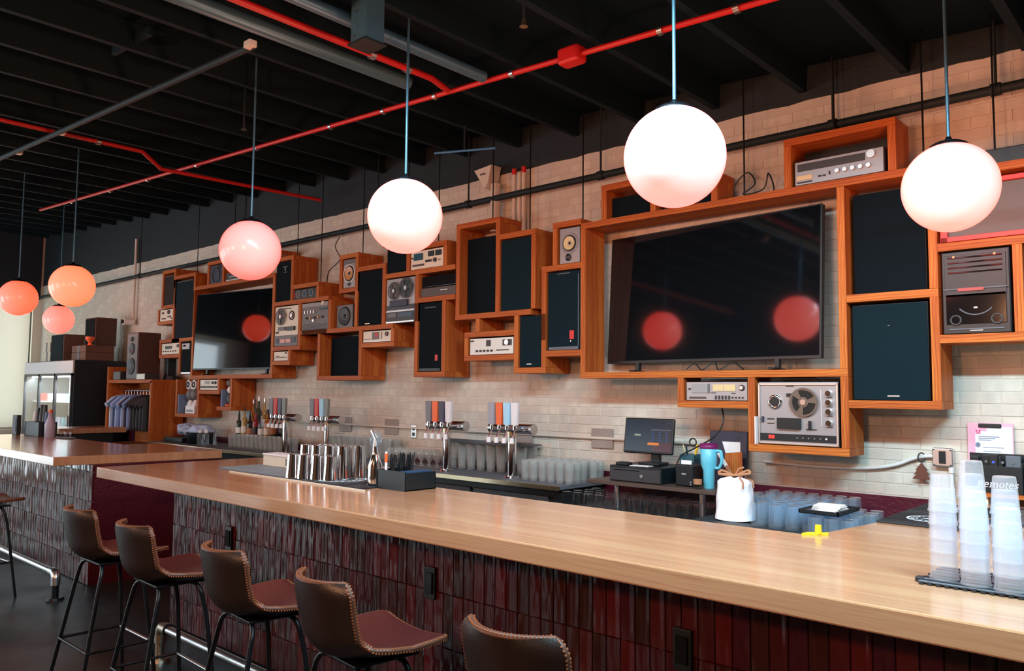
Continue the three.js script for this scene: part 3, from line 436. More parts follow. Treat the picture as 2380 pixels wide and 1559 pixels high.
for (let i = 0; i < 2; i++) P(q.t, 'indicator', bx(0.016, 0.02, 0.004, (0.155 + i * 0.04 - 0.5) * q.w, 0.128 * q.h, 0.011), glow(2.2, 0.06, 0.04));
[0.82, 0.68, 0.54, 0.37].forEach((v) => { q.k(0.89, v, 0.018, M.chrome, 'knob', 0.03); q.r(0.89, v - 0.065, 0.07, 0.012, M.dark, 'scale', 0.003); });
for (let i = 0; i < 6; i++) q.k(0.5 + i * 0.07, 0.125, 0.006, i === 5 ? M.white : M.grey, 'socket', 0.012); q.r(0.06, 0.4, 0.025, 0.09, M.navy, 'switch', 0.014); q.r(0.16, 0.41, 0.09, 0.02, M.dark, 'counter'); q.r(0.16, 0.34, 0.09, 0.016, M.walnut, 'counter'); q.r(0.41, 0.93, 0.1, 0.012, M.dark, 'lettering'); q.r(0.79, 0.6, 0.004, 0.56, M.white, 'divider');
P(q.t, 'carry_handle', tube([[-0.12, 0.385, -0.05], [-0.08, 0.402, -0.05], [0.08, 0.402, -0.05], [0.12, 0.385, -0.05]], 0.007), M.dark);
solo('paper_card', bx(0.006, 0.17, 0.1, 0, 0.085, 0), M.paper, 'white card tucked beside the big silver reel recorder', 'card', null, [-2.206, 1.3285, 0.29]);
// figures on the shelf row below the far television
{
  const t = thing('robot_figure', 'white and grey robot figure with two round eyes', 'figure', [-9.78, 1.335, 0.24]);
  P(t, 'base_box', bx(0.24, 0.1, 0.1, 0, 0.05, 0, 0.004), M.white); for (const s of [-1, 1]) { P(t, 'leg', lathe([[0.05, 0], [0.045, 0.03], [0.028, 0.06], [0.026, 0.1]]), M.white, [s * 0.07, 0.1, 0]); P(t, 'body_lobe', lathe([[0.03, 0], [0.062, 0.03], [0.066, 0.09], [0.045, 0.14], [0.02, 0.15]]), M.grey, [s * 0.06, 0.17, 0]); P(t, 'eye_disc', cyl(0.058, 0.058, 0.03, s * 0.075, 0.365, 0.03, 'z'), M.white); P(t, 'eye', new THREE.TorusGeometry(0.03, 0.012, 8, 20), M.dark, [s * 0.075, 0.365, 0.046]); }
  P(t, 'head', bx(0.2, 0.09, 0.06, 0, 0.35, 0, 0.01), M.pale); P(t, 'plinth_label', bx(0.16, 0.03, 0.004, 0, 0.035, 0.052), M.midgrey);
  solo('book', bx(0.03, 0.24, 0.18, 0, 0.12, 0), M.bluecloth, 'blue grey book beside the robot figure', 'book', null, [-10.05, 1.335, 0.22]);
  const u = thing('small_figure', 'grey and white figure with an orange cape', 'figure', [-8.84, 1.439, 0.24]);
  P(u, 'base', lathe([[0.0001, 0], [0.07, 0], [0.06, 0.03], [0.0001, 0.035]]), M.orange); P(u, 'legs', lathe([[0.04, 0], [0.05, 0.05], [0.045, 0.12], [0.03, 0.13]]), M.black, [0, 0.035, 0]); P(u, 'torso', lathe([[0.035, 0], [0.05, 0.04], [0.03, 0.08]]), M.white, [0, 0.16, 0]); P(u, 'head', lathe([[0.02, 0], [0.055, 0.03], [0.06, 0.07], [0.03, 0.1], [0.0001, 0.105]]), M.grey, [0, 0.225, 0]); P(u, 'cape', bx(0.03, 0.12, 0.06, 0.055, 0.1, 0, 0.006), M.orange);
  solo('book', bx(0.03, 0.2, 0.16, 0, 0.1, 0), M.bluecloth, 'blue grey book beside the orange caped figure', 'book', null, [-8.958, 1.439, 0.22]);
}
// loose leads on the box tops
solo('cable', tube([[-2.4, 2.905, 0.2], [-2.38, 3.0, 0.22], [-2.3, 3.08, 0.2], [-2.24, 2.99, 0.22], [-2.32, 2.93, 0.24], [-2.2, 2.96, 0.18], [-2.16, 3.05, 0.2], [-2.12, 2.91, 0.22], [-2.28, 2.907, 0.24]], 0.005, 60, 6, false), M.black, 'tangled black cable on the box above the big television', 'cable');
solo('cable', tube([[-6.93, 3.26, 0.1], [-6.98, 3.16, 0.12], [-6.92, 3.02, 0.1], [-7.05, 2.9, 0.14], [-7.0, 2.772, 0.2]], 0.005, 40, 6, false), M.black, 'thin black cable dropping from the wall pipe onto the gauges box', 'cable');
solo('power_cable', tube([[-2.5, 1.545, 0.2], [-2.48, 1.46, 0.22], [-2.52, 1.37, 0.24], [-2.66, 1.28, 0.26], [-2.76, 1.22, 0.28], [-2.79, 1.13, 0.3], [-2.785, 1.046, 0.27]], 0.005, 40, 6, false), M.black, 'black power cable hanging from the silver deck box to the till', 'cable');
solo('cable', tube([[-2.75, 1.8, 0.22], [-2.7, 1.84, 0.2], [-2.62, 1.795, 0.24], [-2.55, 1.85, 0.2], [-2.5, 1.793, 0.24], [-2.42, 1.84, 0.2], [-2.32, 1.793, 0.25]], 0.004, 40, 6, false), M.black, 'coil of black cable under the big television', 'cable');
{
  const t = thing('network_switch', 'black equipment box with a green light above the red frame', 'device', [-0.86, 2.846, 0.2]);
  P(t, 'body', bx(0.26, 0.085, 0.16, 0.02, 0.0425, 0, 0.005), M.black); for (const s of [-1, 1]) P(t, 'bracket', bx(0.03, 0.08, 0.1, 0.02 + s * 0.146, 0.04, 0, 0.003), M.pvc); P(t, 'indicator', bx(0.006, 0.006, 0.003, -0.07, 0.016, 0.081), glow(0.05, 1.4, 0.15));
}

// ---------- televisions ----------
function tv(x, y, z, rx, ry, label) {
  const t = thing('television', label, 'television', [x, y, z], ry, 'televisions'); t.rotation.order = 'YXZ'; t.rotation.x = rx;
  P(t, 'housing', bx(1.67, 0.95, 0.04, 0, 0.475, -0.022, 0.006), M.black); P(t, 'bezel', bx(1.674, 0.954, 0.006, 0, 0.475, 0, 0.002), M.black);
  P(t, 'screen', bx(1.65, 0.925, 0.004, 0, 0.48, 0.004), M.screen);
  for (const s of [-1, 1]) { P(t, 'foot', bx(0.03, 0.07, 0.03, s * 0.55, -0.028, -0.01), M.black); P(t, 'foot', bx(0.05, 0.012, 0.14, s * 0.55, -0.062, 0, 0.003), M.black); }
  return t;
}
M.screen = mat(0.003, 0.005, 0.007, 0.06, { specularIntensity: 1, ior: 1.75 });
tv(-2.66, 1.856, 0.165, -0.06, -0.092, 'big television in the box beside the tall bays');
M.screen = mat(0.003, 0.005, 0.007, 0.05, { specularIntensity: 1, ior: 1.8 });
tv(-8.86, 1.884, 0.18, -0.03, 0.16, 'far television below the pink globe');

// ---------- bars ----------
function countertop(name, label, pts, y, th, m, cat = 'countertop') {
  const g = extr(pts.map(([x, z]) => [x, -z]), th - 0.012, 0.006).rotateX(-Math.PI / 2);
  const f = g.index ? g.toNonIndexed() : g; f.computeVertexNormals();
  return solo(name, wuv(f, 0, 0, 0), m, label, cat, null, [0, y - th + 0.006, 0]);
}
countertop('bar_counter', 'long light oak bar top wrapping round to the wall', [[-6.11, 2.73], [1.1, 2.73], [1.1, 0.05], [-1.215, 0.05], [-1.215, 1.28], [-1.29, 1.78], [-5.0, 1.78], [-5.0, 1.42], [-6.11, 1.42]], 1.07, 0.075, M.top);
countertop('bar_counter', 'oak top of the far island bar', [[-11.2, 2.66], [-7.22, 2.66], [-7.08, 1.26], [-8.42, 1.26], [-8.42, 1.61], [-11.2, 1.61]], 1.07, 0.075, M.top);
countertop('bar_counter', 'narrow oak service counter before the clothes rail', [[-11.6, 1.385], [-11.0, 1.5 - 0.115], [-11.0, 0.56], [-11.6, 0.56]], 1.13, 0.07, M.top);
solo('service_cabinet', bx(0.5, 1.059, 0.78, -11.3, 0.53, 1.1), M.black, 'black body under the narrow oak service counter', 'counter');
M.glaze = [[0.055, 0.009, 0.009], [0.07, 0.010, 0.011], [0.042, 0.010, 0.008], [0.034, 0.011, 0.008], [0.05, 0.008, 0.014], [0.085, 0.009, 0.010]].map((c) => mat(...c, 0.1, { bumpMap: tGlaze, bumpScale: 0.011 }));
function tileFront(base, x0, x1, z, top, cap) {
  const W = 0.0665, joints = [-0.045, 0.2, 0.445, 0.69, 0.935, 1.0], list = [];
  for (let x = x0 + W / 2; x < x1 - W / 3; x += W) for (let j = 0; j < 5; j++) {
    const a = Math.max(joints[j], 0.002), b = Math.min(joints[j + 1], top);
    const d = Math.hypot(x, 5 - z, ((a + b) / 2 - 1.63));
    list.push({ x, a, b, d: d + (a < 0.19 ? 1.2 : 0) + (x > 0 ? 9 : 0), k: Math.floor(rnd() * 6), o: Math.floor(rnd() * 5) });
  }
  list.sort((p, r) => p.d - r.d); const cache = {}, rest = [];
  list.forEach((s, i) => {
    const key = (s.b - s.a).toFixed(3) + s.o, g = cache[key] ??= plate(W - 0.0025, s.b - s.a - 0.0025, 0.011, 0.0025, s.o * 0.23, s.o * 0.41), p = [s.x, (s.a + s.b) / 2, z + 0.0015 * hash(i, 5)];
    if (i < cap) P(base, 'tile', g, M.glaze[s.k], p, [0.006 * (hash(i, 1) - 0.5), 0.02 * (hash(i, 2) - 0.5), 0]); else (rest[s.k] ??= []).push(g.clone().translate(...p));
  });
  rest.forEach((r, k) => { if (r) { const o = P(base, 'tiling', merge(r), M.glaze[k]); o.userData.kind = 'stuff'; } });
}
{
  const b = thing('tiled_bar', 'near bar front clad in dark red glazed tiles', 'bar', [0, 0, 0]);
  P(b, 'carcass', bx(6.5, 0.994, 0.42, -2.32, 0.497, 2.178), M.maroon); tileFront(b, -5.58, 0.92, 2.389, 0.994, 300);
  P(b, 'return_carcass', bx(1.4, 0.994, 1.8, 0.2, 0.497, 1.05), M.black);
  const c = thing('tiled_bar', 'far island bar front clad in dark red glazed tiles', 'bar', [0, 0, 0]);
  P(c, 'carcass', bx(3.6, 0.994, 0.6, -8.92, 0.497, 2.07), M.maroon); P(c, 'end_panel', bx(1.0, 0.994, 0.5, -7.62, 0.497, 1.52), M.maroon); tileFront(c, -10.72, -7.12, 2.371, 0.994, 150);
  P(c, 'inner_counter', bx(1.4, 0.9, 0.5, -9.2, 0.45, 1.0), M.black);
}
[[-4.779, 0.693, 'behind the third stool'], [-2.87, 0.728, 'beside the fourth stool'], [-1.513, 0.714, 'under the plain stretch of bar nearest the camera']].forEach(([x, y, w]) => {
  const t = thing('power_outlet', 'black outlet cover on the tiles ' + w, 'outlet', [x, y, 2.402], 0, 'outlets on the bar front');
  P(t, 'cover', bx(0.075, 0.15, 0.014, 0, 0, 0.007, 0.004), M.black); P(t, 'flap', bx(0.05, 0.1, 0.008, 0, 0, 0.018, 0.003), M.gloss);
});
function footRail(x0, x1, z, y, label, posts) {
  const t = thing('foot_rail', label, 'foot rail', [0, 0, 0], 0, 'steel foot rails');
  P(t, 'rail', rod([x0, y, z], [x1, y, z], 0.025, 14), M.steel);
  for (const x of posts) { P(t, 'elbow', tube([[x + 0.02, y, z], [x - 0.05, y, z], [x - 0.075, y - 0.03, z], [x - 0.078, y - 0.09, z]], 0.034, 14, 12), M.bronze); P(t, 'post', cyl(0.026, 0.026, y - 0.07, x - 0.078, (y - 0.07) / 2, z), M.bronze); P(t, 'flange', cyl(0.06, 0.065, 0.018, x - 0.078, 0.009, z), M.bronze); }
}
footRail(-4.86, 1, 2.78, 0.2, 'steel foot rail along the near bar', [-4.8, -3.1, -1.4]);
footRail(-10.6, -6.95, 2.72, 0.2, 'steel foot rail along the far island bar', [-10.5]);
{ const t = thing('rail_end', 'pipe elbow and flange ending the far foot rail', 'pipe fitting', [-6.93, 0, 2.72]); P(t, 'elbow', tube([[-0.02, 0.2, 0], [0.05, 0.2, 0], [0.075, 0.17, 0], [0.078, 0.11, 0]], 0.034, 14, 12), M.steel); P(t, 'post', cyl(0.026, 0.026, 0.12, 0.078, 0.06, 0), M.iron); P(t, 'flange', cyl(0.06, 0.065, 0.018, 0.078, 0.009, 0), M.iron); }

// ---------- stools ----------
function stool() {
  const t = thing('bar_stool', '', 'bar stool', [0, 0, 0], 0, 'brown leather bar stools');
  const NU = 24, NV = 40;
  // profile: v 0 seat front .. 1 back top, in (z, y); +z is the back
  const prof = new THREE.CatmullRomCurve3([V(-0.232, 0.754, 0), V(-0.2, 0.758, 0), V(-0.1, 0.752, 0), V(0.02, 0.742, 0), V(0.12, 0.752, 0), V(0.175, 0.80, 0), V(0.2, 0.88, 0), V(0.216, 0.96, 0), V(0.224, 1.012, 0)].map((p) => p), false, 'catmullrom', 0.5);
  const halfW = (v) => { const K = [[0, 0.19], [0.05, 0.205], [0.2, 0.218], [0.36, 0.214], [0.5, 0.196], [0.62, 0.176], [0.74, 0.178], [0.9, 0.182], [0.96, 0.172], [1, 0.15]]; for (let i = 0; i + 1 < K.length; i++) if (v <= K[i + 1][0]) { const f = (v - K[i][0]) / (K[i + 1][0] - K[i][0]); return K[i][1] + (K[i + 1][1] - K[i][1]) * (f * f * (3 - 2 * f)); } return 0.15; };
  const pt = (i, j) => {
    const u = (i / NU) * 2 - 1, v = j / NV, c = prof.getPoint(v), tg = prof.getTangent(v), hw = halfW(v), x = u * hw, k = Math.min(1, Math.max(0, (v - 0.32) / 0.25));
    const lift = 0.022 * u * u * (1 - k), wrap = 0.075 * Math.pow(Math.abs(u), 2.1) * k, mid = Math.sin(Math.PI * Math.min(1, Math.max(0, (v - 0.28) / 0.4)));
    return V(x, c.y + lift + 0.03 * u * u * mid, c.x - wrap);
  };
  const pos = [], out = [], N = (NU + 1) * (NV + 1), inner = [], nrm = [];
  for (let j = 0; j <= NV; j++) for (let i = 0; i <= NU; i++) inner.push(pt(i, j));
  const at = (i, j) => inner[Math.min(NV, Math.max(0, j)) * (NU + 1) + Math.min(NU, Math.max(0, i))];
  for (let j = 0; j <= NV; j++) for (let i = 0; i <= NU; i++) { const a = at(i + 1, j).clone().sub(at(i - 1, j)), b = at(i, j + 1).clone().sub(at(i, j - 1)); nrm.push(b.cross(a).normalize().multiplyScalar(1)); }
  // normals point up / forward (sitting side)
  if (nrm[5 * (NU + 1) + NU / 2].y < 0) nrm.forEach((n) => n.negate());
  const grid = (off, flip) => {
    const g = new THREE.BufferGeometry(), p = [], uv = [], id = [];
    inner.forEach((q, k) => { const s = q.clone().addScaledVector(nrm[k], off); p.push(s.x, s.y, s.z); uv.push((k % (NU + 1)) / NU * 0.4, Math.floor(k / (NU + 1)) / NV * 0.7); });
    for (let j = 0; j < NV; j++) for (let i = 0; i < NU; i++) { const a = j * (NU + 1) + i, b = a + 1, c = a + NU + 1, d = c + 1; flip ? id.push(a, b, d, a, d, c) : id.push(a, d, b, a, c, d); }
    g.setAttribute('position', new THREE.Float32BufferAttribute(p, 3)); g.setAttribute('uv', new THREE.Float32BufferAttribute(uv, 2)); g.setIndex(id); g.computeVertexNormals(); return g;
  };
  P(t, 'seat_pad', grid(0.012, true), M.leather); P(t, 'back_shell', grid(-0.012, false), M.leatherback);
  const rim = []; for (let i = 0; i <= NU; i++) rim.push([i, 0]); for (let j = 1; j <= NV; j++) rim.push([NU, j]); for (let i = NU - 1; i >= 0; i--) rim.push([i, NV]); for (let j = NV - 1; j > 0; j--) rim.push([0, j]);
  const rp3 = rim.map(([i, j]) => inner[j * (NU + 1) + i]), curve = new THREE.CatmullRomCurve3(rp3, true);
  P(t, 'piping', new THREE.TubeGeometry(curve, 180, 0.0115, 8, true), mat(0.09, 0.035, 0.02, 0.45));
  const st = []; const L = curve.getLength(), n = Math.floor(L / 0.011);
  for (let k = 0; k < n; k++) { const c = curve.getPointAt(k / n), tg = curve.getTangentAt(k / n), g = new THREE.BoxGeometry(0.0045, 0.0195, 0.0195); g.applyQuaternion(new THREE.Quaternion().setFromUnitVectors(V(1, 0, 0), tg)); const j = 0; g.translate(c.x, c.y, c.z); st.push(g); }
  const so = P(t, 'stitching', merge(st), M.stitch); so.userData.kind = 'stuff';
  P(t, 'seat_pan', bx(0.28, 0.012, 0.26, 0, 0.722, -0.03, 0.004), M.iron);
  for (const sx of [-1, 1]) for (const sz of [-1, 1]) {
    const z0 = sz < 0 ? -0.1 : 0.08, z1 = sz < 0 ? -0.19 : 0.21;
    P(t, 'leg', tube([[sx * 0.06, 0.712, z0 * 0.8], [sx * 0.125, 0.708, z0], [sx * 0.15, 0.67, z0 + sz * 0.012], [sx * 0.165, 0.55, z0 + sz * 0.035], [sx * 0.225, 0.0, z1]], 0.0105, 30, 8), M.iron);
  }
  const f = (y) => (0.708 - y) / 0.708, lx = (y) => 0.157 + 0.07 * f(y);
  for (const sx of [-1, 1]) P(t, 'side_bar', rod([sx * lx(0.28), 0.28, -0.155], [sx * lx(0.28), 0.28, 0.165], 0.008), M.iron);
  P(t, 'footrest', rod([-lx(0.28), 0.28, -0.155], [lx(0.28), 0.28, -0.155], 0.008), M.steel); P(t, 'rear_bar', rod([-lx(0.28), 0.28, 0.165], [lx(0.28), 0.28, 0.165], 0.008), M.iron);
  return t;
}
const stool0 = stool();
[[-1.5, 3.2, 0.03, 'nearest the camera, only its backrest in view'], [-2.35, 3.21, -0.12, 'with its whole burgundy seat in view, second from the camera'], [-3.08, 3.19, -0.08, 'in the middle of the row, third from the camera'], [-3.92, 3.2, -0.04, 'fourth from the camera, before the gap between the bars'], [-4.62, 3.2, 0.0, 'at the far end of the near bar, fifth from the camera'], [-7.35, 3.12, 0.1, 'at the far island bar, cut by the picture edge']].forEach(([x, z, a, w], i) => {
  const o = i ? copy(stool0, [x, 0, z], a) : stool0; o.position.set(x, 0, z); o.rotation.y = a; o.scale.y = 0.975; o.userData.label = 'brown leather bar stool ' + w;
});

// ---------- back counters ----------
const back = thing('back_counter', 'dark tap counter with a brass coloured edge along the brick wall', 'counter', [-6.87, 0, 0.03]);
P(back, 'worktop', bx(6.66, 0.03, 0.57, 0, 0.965, 0.285, 0.004), M.slate); P(back, 'edge_trim', bx(6.66, 0.035, 0.012, 0, 0.962, 0.576, 0.002), M.brass); P(back, 'cabinet', bx(6.6, 0.94, 0.5, 0, 0.475, 0.25), M.black);
for (let i = 0; i < 8; i++) P(back, 'door', bx(0.76, 0.78, 0.02, -2.8 + i * 0.8, 0.5, 0.51, 0.004), M.dark);
const till = thing('till_shelf', 'raised dark wooden shelf carrying the till', 'shelf', [-2.87, 0, 0.03]);
P(till, 'board', bx(0.98, 0.025, 0.5, 0, 1.0275, 0.25, 0.004), M.walnut); for (const s of [-0.3, 0.35]) P(till, 'post', cyl(0.02, 0.02, 0.16, s, 0.935, 0.4), M.steel);
P(till, 'lower_counter', bx(1.06, 0.03, 1.0, 0, 0.845, 0.5), M.black); P(till, 'cabinet', bx(1.04, 0.83, 0.9, 0, 0.415, 0.46), M.black);
const wash = thing('glass_counter', 'low black counter for clean tumblers by the bar return', 'counter', [-1.83, 0, 0.03]);
P(wash, 'worktop', bx(1.0, 0.03, 1.12, 0, 0.905, 0.56, 0.004), M.black); P(wash, 'cabinet', bx(0.96, 0.89, 1.0, 0, 0.445, 0.5), M.black);
{ // ridged rubber mat on the glass counter
  const t = thing('drain_mat', 'black ridged drain mat under the clear tumblers', 'mat', [-1.83, 0.9205, 0.6]);
  P(t, 'base', bx(0.96, 0.006, 1.0, 0, 0.003, 0), M.rubber);
  for (let i = 0; i < 22; i++) P(t, 'rib', rod([-0.46 + i * 0.043, 0.009, 0.46], [-0.46 + i * 0.043 + 0.03, 0.009, 0.40], 0.003, 6), i % 2 ? M.steel : M.rubber);
}

// beer towers
function tower(x, cols, label) {
  const t = thing('beer_tower', label, 'beer tap', [x, 0.981, 0.42], 0, 'beer towers');
  P(t, 'column', cyl(0.036, 0.036, 0.34, 0, 0.17, 0, 'y', 24), M.chrome); P(t, 'flange', cyl(0.055, 0.06, 0.012, 0, 0.006, 0), M.chrome); P(t, 'collar', cyl(0.04, 0.04, 0.03, 0, 0.335, 0), M.brass);
  P(t, 'header', cyl(0.04, 0.04, 0.42, 0, 0.375, 0, 'x', 24), M.chrome); for (const s of [-1, 1]) P(t, 'end_cap', cyl(0.042, 0.042, 0.02, s * 0.215, 0.375, 0, 'x', 24), M.steel);
  cols.forEach((m, i) => {
    const px = -0.12 + i * 0.08, g = P(t, 'faucet', merge([cyl(0.014, 0.014, 0.07, px, 0.375, 0.07, 'z', 12), cyl(0.018, 0.018, 0.03, px, 0.385, 0.1, 'y', 12), rod([px, 0.37, 0.1], [px, 0.31, 0.13], 0.009, 10)]), M.chrome);
    P(g, 'spout_cap', cyl(0.017, 0.019, 0.04, px, 0.29, 0.134, 'y', 10), M.white);
    P(t, 'tap_handle', extr([[-0.027, 0], [0.027, 0], [0.036, 0.17], [-0.036, 0.17]], 0.02, 0.003), m, [px, 0.405, 0.09]); P(t, 'ferrule', cyl(0.012, 0.014, 0.02, px, 0.4, 0.1), M.steel);
  });
}
const hb = mat(0.30, 0.31, 0.36, 0.5), sky_ = mat(0.36, 0.66, 0.85, 0.5), dk = mat(0.05, 0.045, 0.08, 0.5), gg = mat(0.19, 0.21, 0.19, 0.5), gr = mat(0.17, 0.17, 0.19, 0.5), wh = mat(0.72, 0.72, 0.74, 0.5), rd = mat(0.55, 0.03, 0.02, 0.5);
tower(-7.345, [gr, rd, dk, gg], 'beer tower with grey, red, black and green handles');
tower(-6.6, [gr, rd, sky_, gg], 'beer tower with grey, red, pale blue and green handles');
tower(-4.89, [gr, M.orange, dk, wh], 'beer tower with grey, orange, black and white handles');
tower(-4.16, [hb, M.orange, sky_, wh], 'beer tower with pale grey, orange, sky blue and white handles');
[-7.2, -6.45, -4.72, -3.92].forEach((x, i) => { solo('wall_plate', bx(0.2, 0.15, 0.01, 0, 0, 0.006, 0.003), mat(0.30, 0.25, 0.22, 0.5), 'grey plate on the bricks behind the ' + ['first', 'second', 'third', 'fourth'][i] + ' beer tower from the far end', 'plate', 'wall plates behind the taps', [x + 0.32, 1.29, 0.003]); });
{ const t = thing('wall_outlet', 'double socket on the bricks beside the orange tap handle', 'outlet', [-5.79, 1.258, 0.004]); P(t, 'plate', bx(0.075, 0.12, 0.012, 0, 0, 0.006, 0.004), M.silver); for (const s of [-1, 1]) P(t, 'socket', bx(0.03, 0.032, 0.006, 0, s * 0.026, 0.014, 0.002), M.black); }
pipeRun('surface_conduit', 'tan conduit running along the bricks behind the taps', 'pipe', [[-8.2, 1.29, 0.015], [-2.45, 1.29, 0.015]], 0.011, M.pvc);
{ // white conduit to the switch box
  const t = thing('conduit', 'white bent conduit leading to the metal switch box', 'pipe', [0, 0, 0]);
  P(t, 'pipe', tube([[-2.3, 1.2, 0.02], [-1.95, 1.19, 0.02], [-1.62, 1.205, 0.02], [-1.48, 1.235, 0.02], [-1.4, 1.27, 0.02], [-1.33, 1.29, 0.02], [-1.27, 1.293, 0.02]], 0.011, 50, 10, false), M.whitepipe); P(t, 'down_leg', rod([-1.195, 1.22, 0.02], [-1.195, 1.05, 0.02], 0.011), M.whitepipe); P(t, 'bend', cyl(0.016, 0.016, 0.04, -1.195, 1.225, 0.02), M.whitepipe);
  const s = thing('switch_box', 'square metal switch box with a black switch by the clipboard', 'outlet', [-1.235, 1.238, 0.003]);
  P(s, 'box', bx(0.105, 0.105, 0.04, 0, 0.0525, 0.02, 0.008), M.silver); P(s, 'switch', bx(0.034, 0.07, 0.006, 0, 0.053, 0.043, 0.002), M.black); for (const a of [-1, 1]) for (const b of [-1, 1]) P(s, 'screw', cyl(0.004, 0.004, 0.004, a * 0.042, 0.0525 + b * 0.042, 0.042, 'z', 8), M.dark);
  const tr = thing('tree_tag', 'brown wooden fir tree tag hanging from the conduit', 'ornament', [-1.345, 1.14, 0.035]);
  P(tr, 'tree', extr([[-0.05, 0.02], [0.05, 0.02], [0.03, 0.045], [0.042, 0.045], [0.024, 0.07], [0.034, 0.07], [0, 0.115], [-0.034, 0.07], [-0.024, 0.07], [-0.042, 0.045], [-0.03, 0.045]], 0.005, 0.001), mat(0.12, 0.035, 0.018, 0.6)); P(tr, 'trunk', bx(0.016, 0.02, 0.005, 0, 0.01, 0.003), mat(0.12, 0.035, 0.018, 0.6)); P(tr, 'ring', new THREE.TorusGeometry(0.026, 0.004, 8, 20), M.dark, [0, 0.143, 0.0], [0, 1.1, 0]);
}

// ---------- glassware ----------
const glassGeo = {
  pint: lathe([[0.0001, 0.004], [0.03, 0.004], [0.031, 0], [0.034, 0.03], [0.043, 0.148], [0.0415, 0.148], [0.033, 0.03], [0.029, 0.012], [0.0001, 0.012]], 16),
  snifter: lathe([[0.0001, 0.006], [0.03, 0.004], [0.032, 0], [0.008, 0.01], [0.006, 0.04], [0.02, 0.05], [0.042, 0.085], [0.04, 0.12], [0.032, 0.14]], 16),
  tumbler: lathe([[0.0001, 0.12], [0.030, 0.12], [0.032, 0.116], [0.035, 0.06], [0.039, 0.0]], 14),
};
function glassRow(kind, geo, m, pts, label, group, cat = 'glass', flip) {
  pts.forEach(([x, y, z], i) => { const o = P(scene, kind, geo, m, [x, y, z], flip ? [Math.PI, 0, 0] : undefined); tag(o, label, cat, group); });
}
const row = (x0, x1, n, zs, y, jx = 0.006) => { const o = []; for (const z of zs) for (let i = 0; i < n; i++) o.push([x0 + (x1 - x0) * i / (n - 1) + jx * (rnd() - 0.5) + (z * 37 % 0.04), y, z + 0.006 * (rnd() - 0.5)]); return o; };
glassRow('pint_glass', glassGeo.pint, M.barglass, row(-8.6, -7.46, 13, [0.345, 0.255], 0.981), 'clear pint glass in the rows behind the two far beer towers', 'pint glasses behind the far taps');
glassRow('tall_glass', glassGeo.pint.clone().scale(1.05, 1.35, 1.05), M.barglass, row(-6.8, -5.95, 9, [0.2, 0.1], 0.981), 'tall clear glass in the taller rows past the mixing tins', 'tall glasses in the middle');
glassRow('snifter_glass', glassGeo.snifter, M.barglass, row(-5.78, -5.16, 7, [0.3, 0.2], 0.981), 'stemmed snifter glass in the rows left of the orange tap handle', 'snifter glasses');
glassRow('pilsner_glass', glassGeo.pint.clone().scale(1.1, 1.5, 1.1), M.barglass, row(-5.05, -4.25, 8, [0.2, 0.1], 0.981), 'tall clear pilsner glass between the two near beer towers', 'pilsner glasses between the near taps');
{ const t = thing('glass_tray', 'dark tray lying across the tall pilsner glasses', 'tray', [-4.65, 1.205, 0.15]); P(t, 'tray_board', bx(0.95, 0.012, 0.22, 0, 0.006, 0, 0.003), M.slate); P(t, 'tray_lip', bx(0.95, 0.02, 0.008, 0, 0.022, 0.108), M.slate); }
glassRow('stacked_pint', glassGeo.pint, M.barglass, row(-4.0, -3.58, 6, [0.46, 0.37, 0.28, 0.19, 0.10], 0.981), 'clear pint glass in the block next to the till', 'pint glasses next to the till');
glassRow('rinsed_glass', glassGeo.tumbler, M.glass, row(-3.32, -2.44, 11, [0.8, 0.7, 0.6, 0.51], 0.861), 'wet upturned glass in the dark rows below the till shelf', 'glasses below the till');
glassRow('clear_tumbler', glassGeo.tumbler, M.tumbler, row(-2.14, -1.66, 7, [0.62, 0.53, 0.44, 0.35, 0.26], 0.9305), 'upturned clear tumbler in the block beside the white bag', 'clear tumblers beside the white bag');
glassRow('clear_tumbler', glassGeo.tumbler, M.tumbler, row(-1.94, -1.66, 4, [0.89, 0.80, 0.71], 0.9305), 'upturned clear tumbler in the block beside the white bag', 'clear tumblers beside the white bag');
glassRow('short_tumbler', glassGeo.tumbler.clone().scale(1, 0.86, 1), M.tumbler, row(-1.58, -1.42, 3, [1.06, 0.97, 0.88, 0.79, 0.70, 0.61], 0.9305), 'shorter upturned tumbler under the napkin tray', 'short tumblers under the tray');
{
  const t = thing('serving_tray', 'black rimmed tray resting on the short tumblers', 'tray', [-1.57, 1.036, 0.84]); P(t, 'board', bx(0.2, 0.008, 0.3, 0, 0.004, 0, 0.003), M.black); for (const s of [-1, 1]) { P(t, 'rim', bx(0.2, 0.016, 0.006, 0, 0.012, s * 0.147), M.black); P(t, 'rim', bx(0.006, 0.016, 0.3, s * 0.097, 0.012, 0), M.black); }
  for (let i = 0; i < 5; i++) solo('napkin', bx(0.13, 0.005, 0.13, 0, 0.0025, 0), M.paper, ['lowest', 'second lowest', 'middle', 'second highest', 'topmost'][i] + ' white napkin of the pile on the black tray', 'napkin', 'napkins on the tray', [-1.57 + 0.006 * (i % 2), 1.045 + i * 0.0052, 0.84], [0, 0.06 * (i - 2), 0]);
}

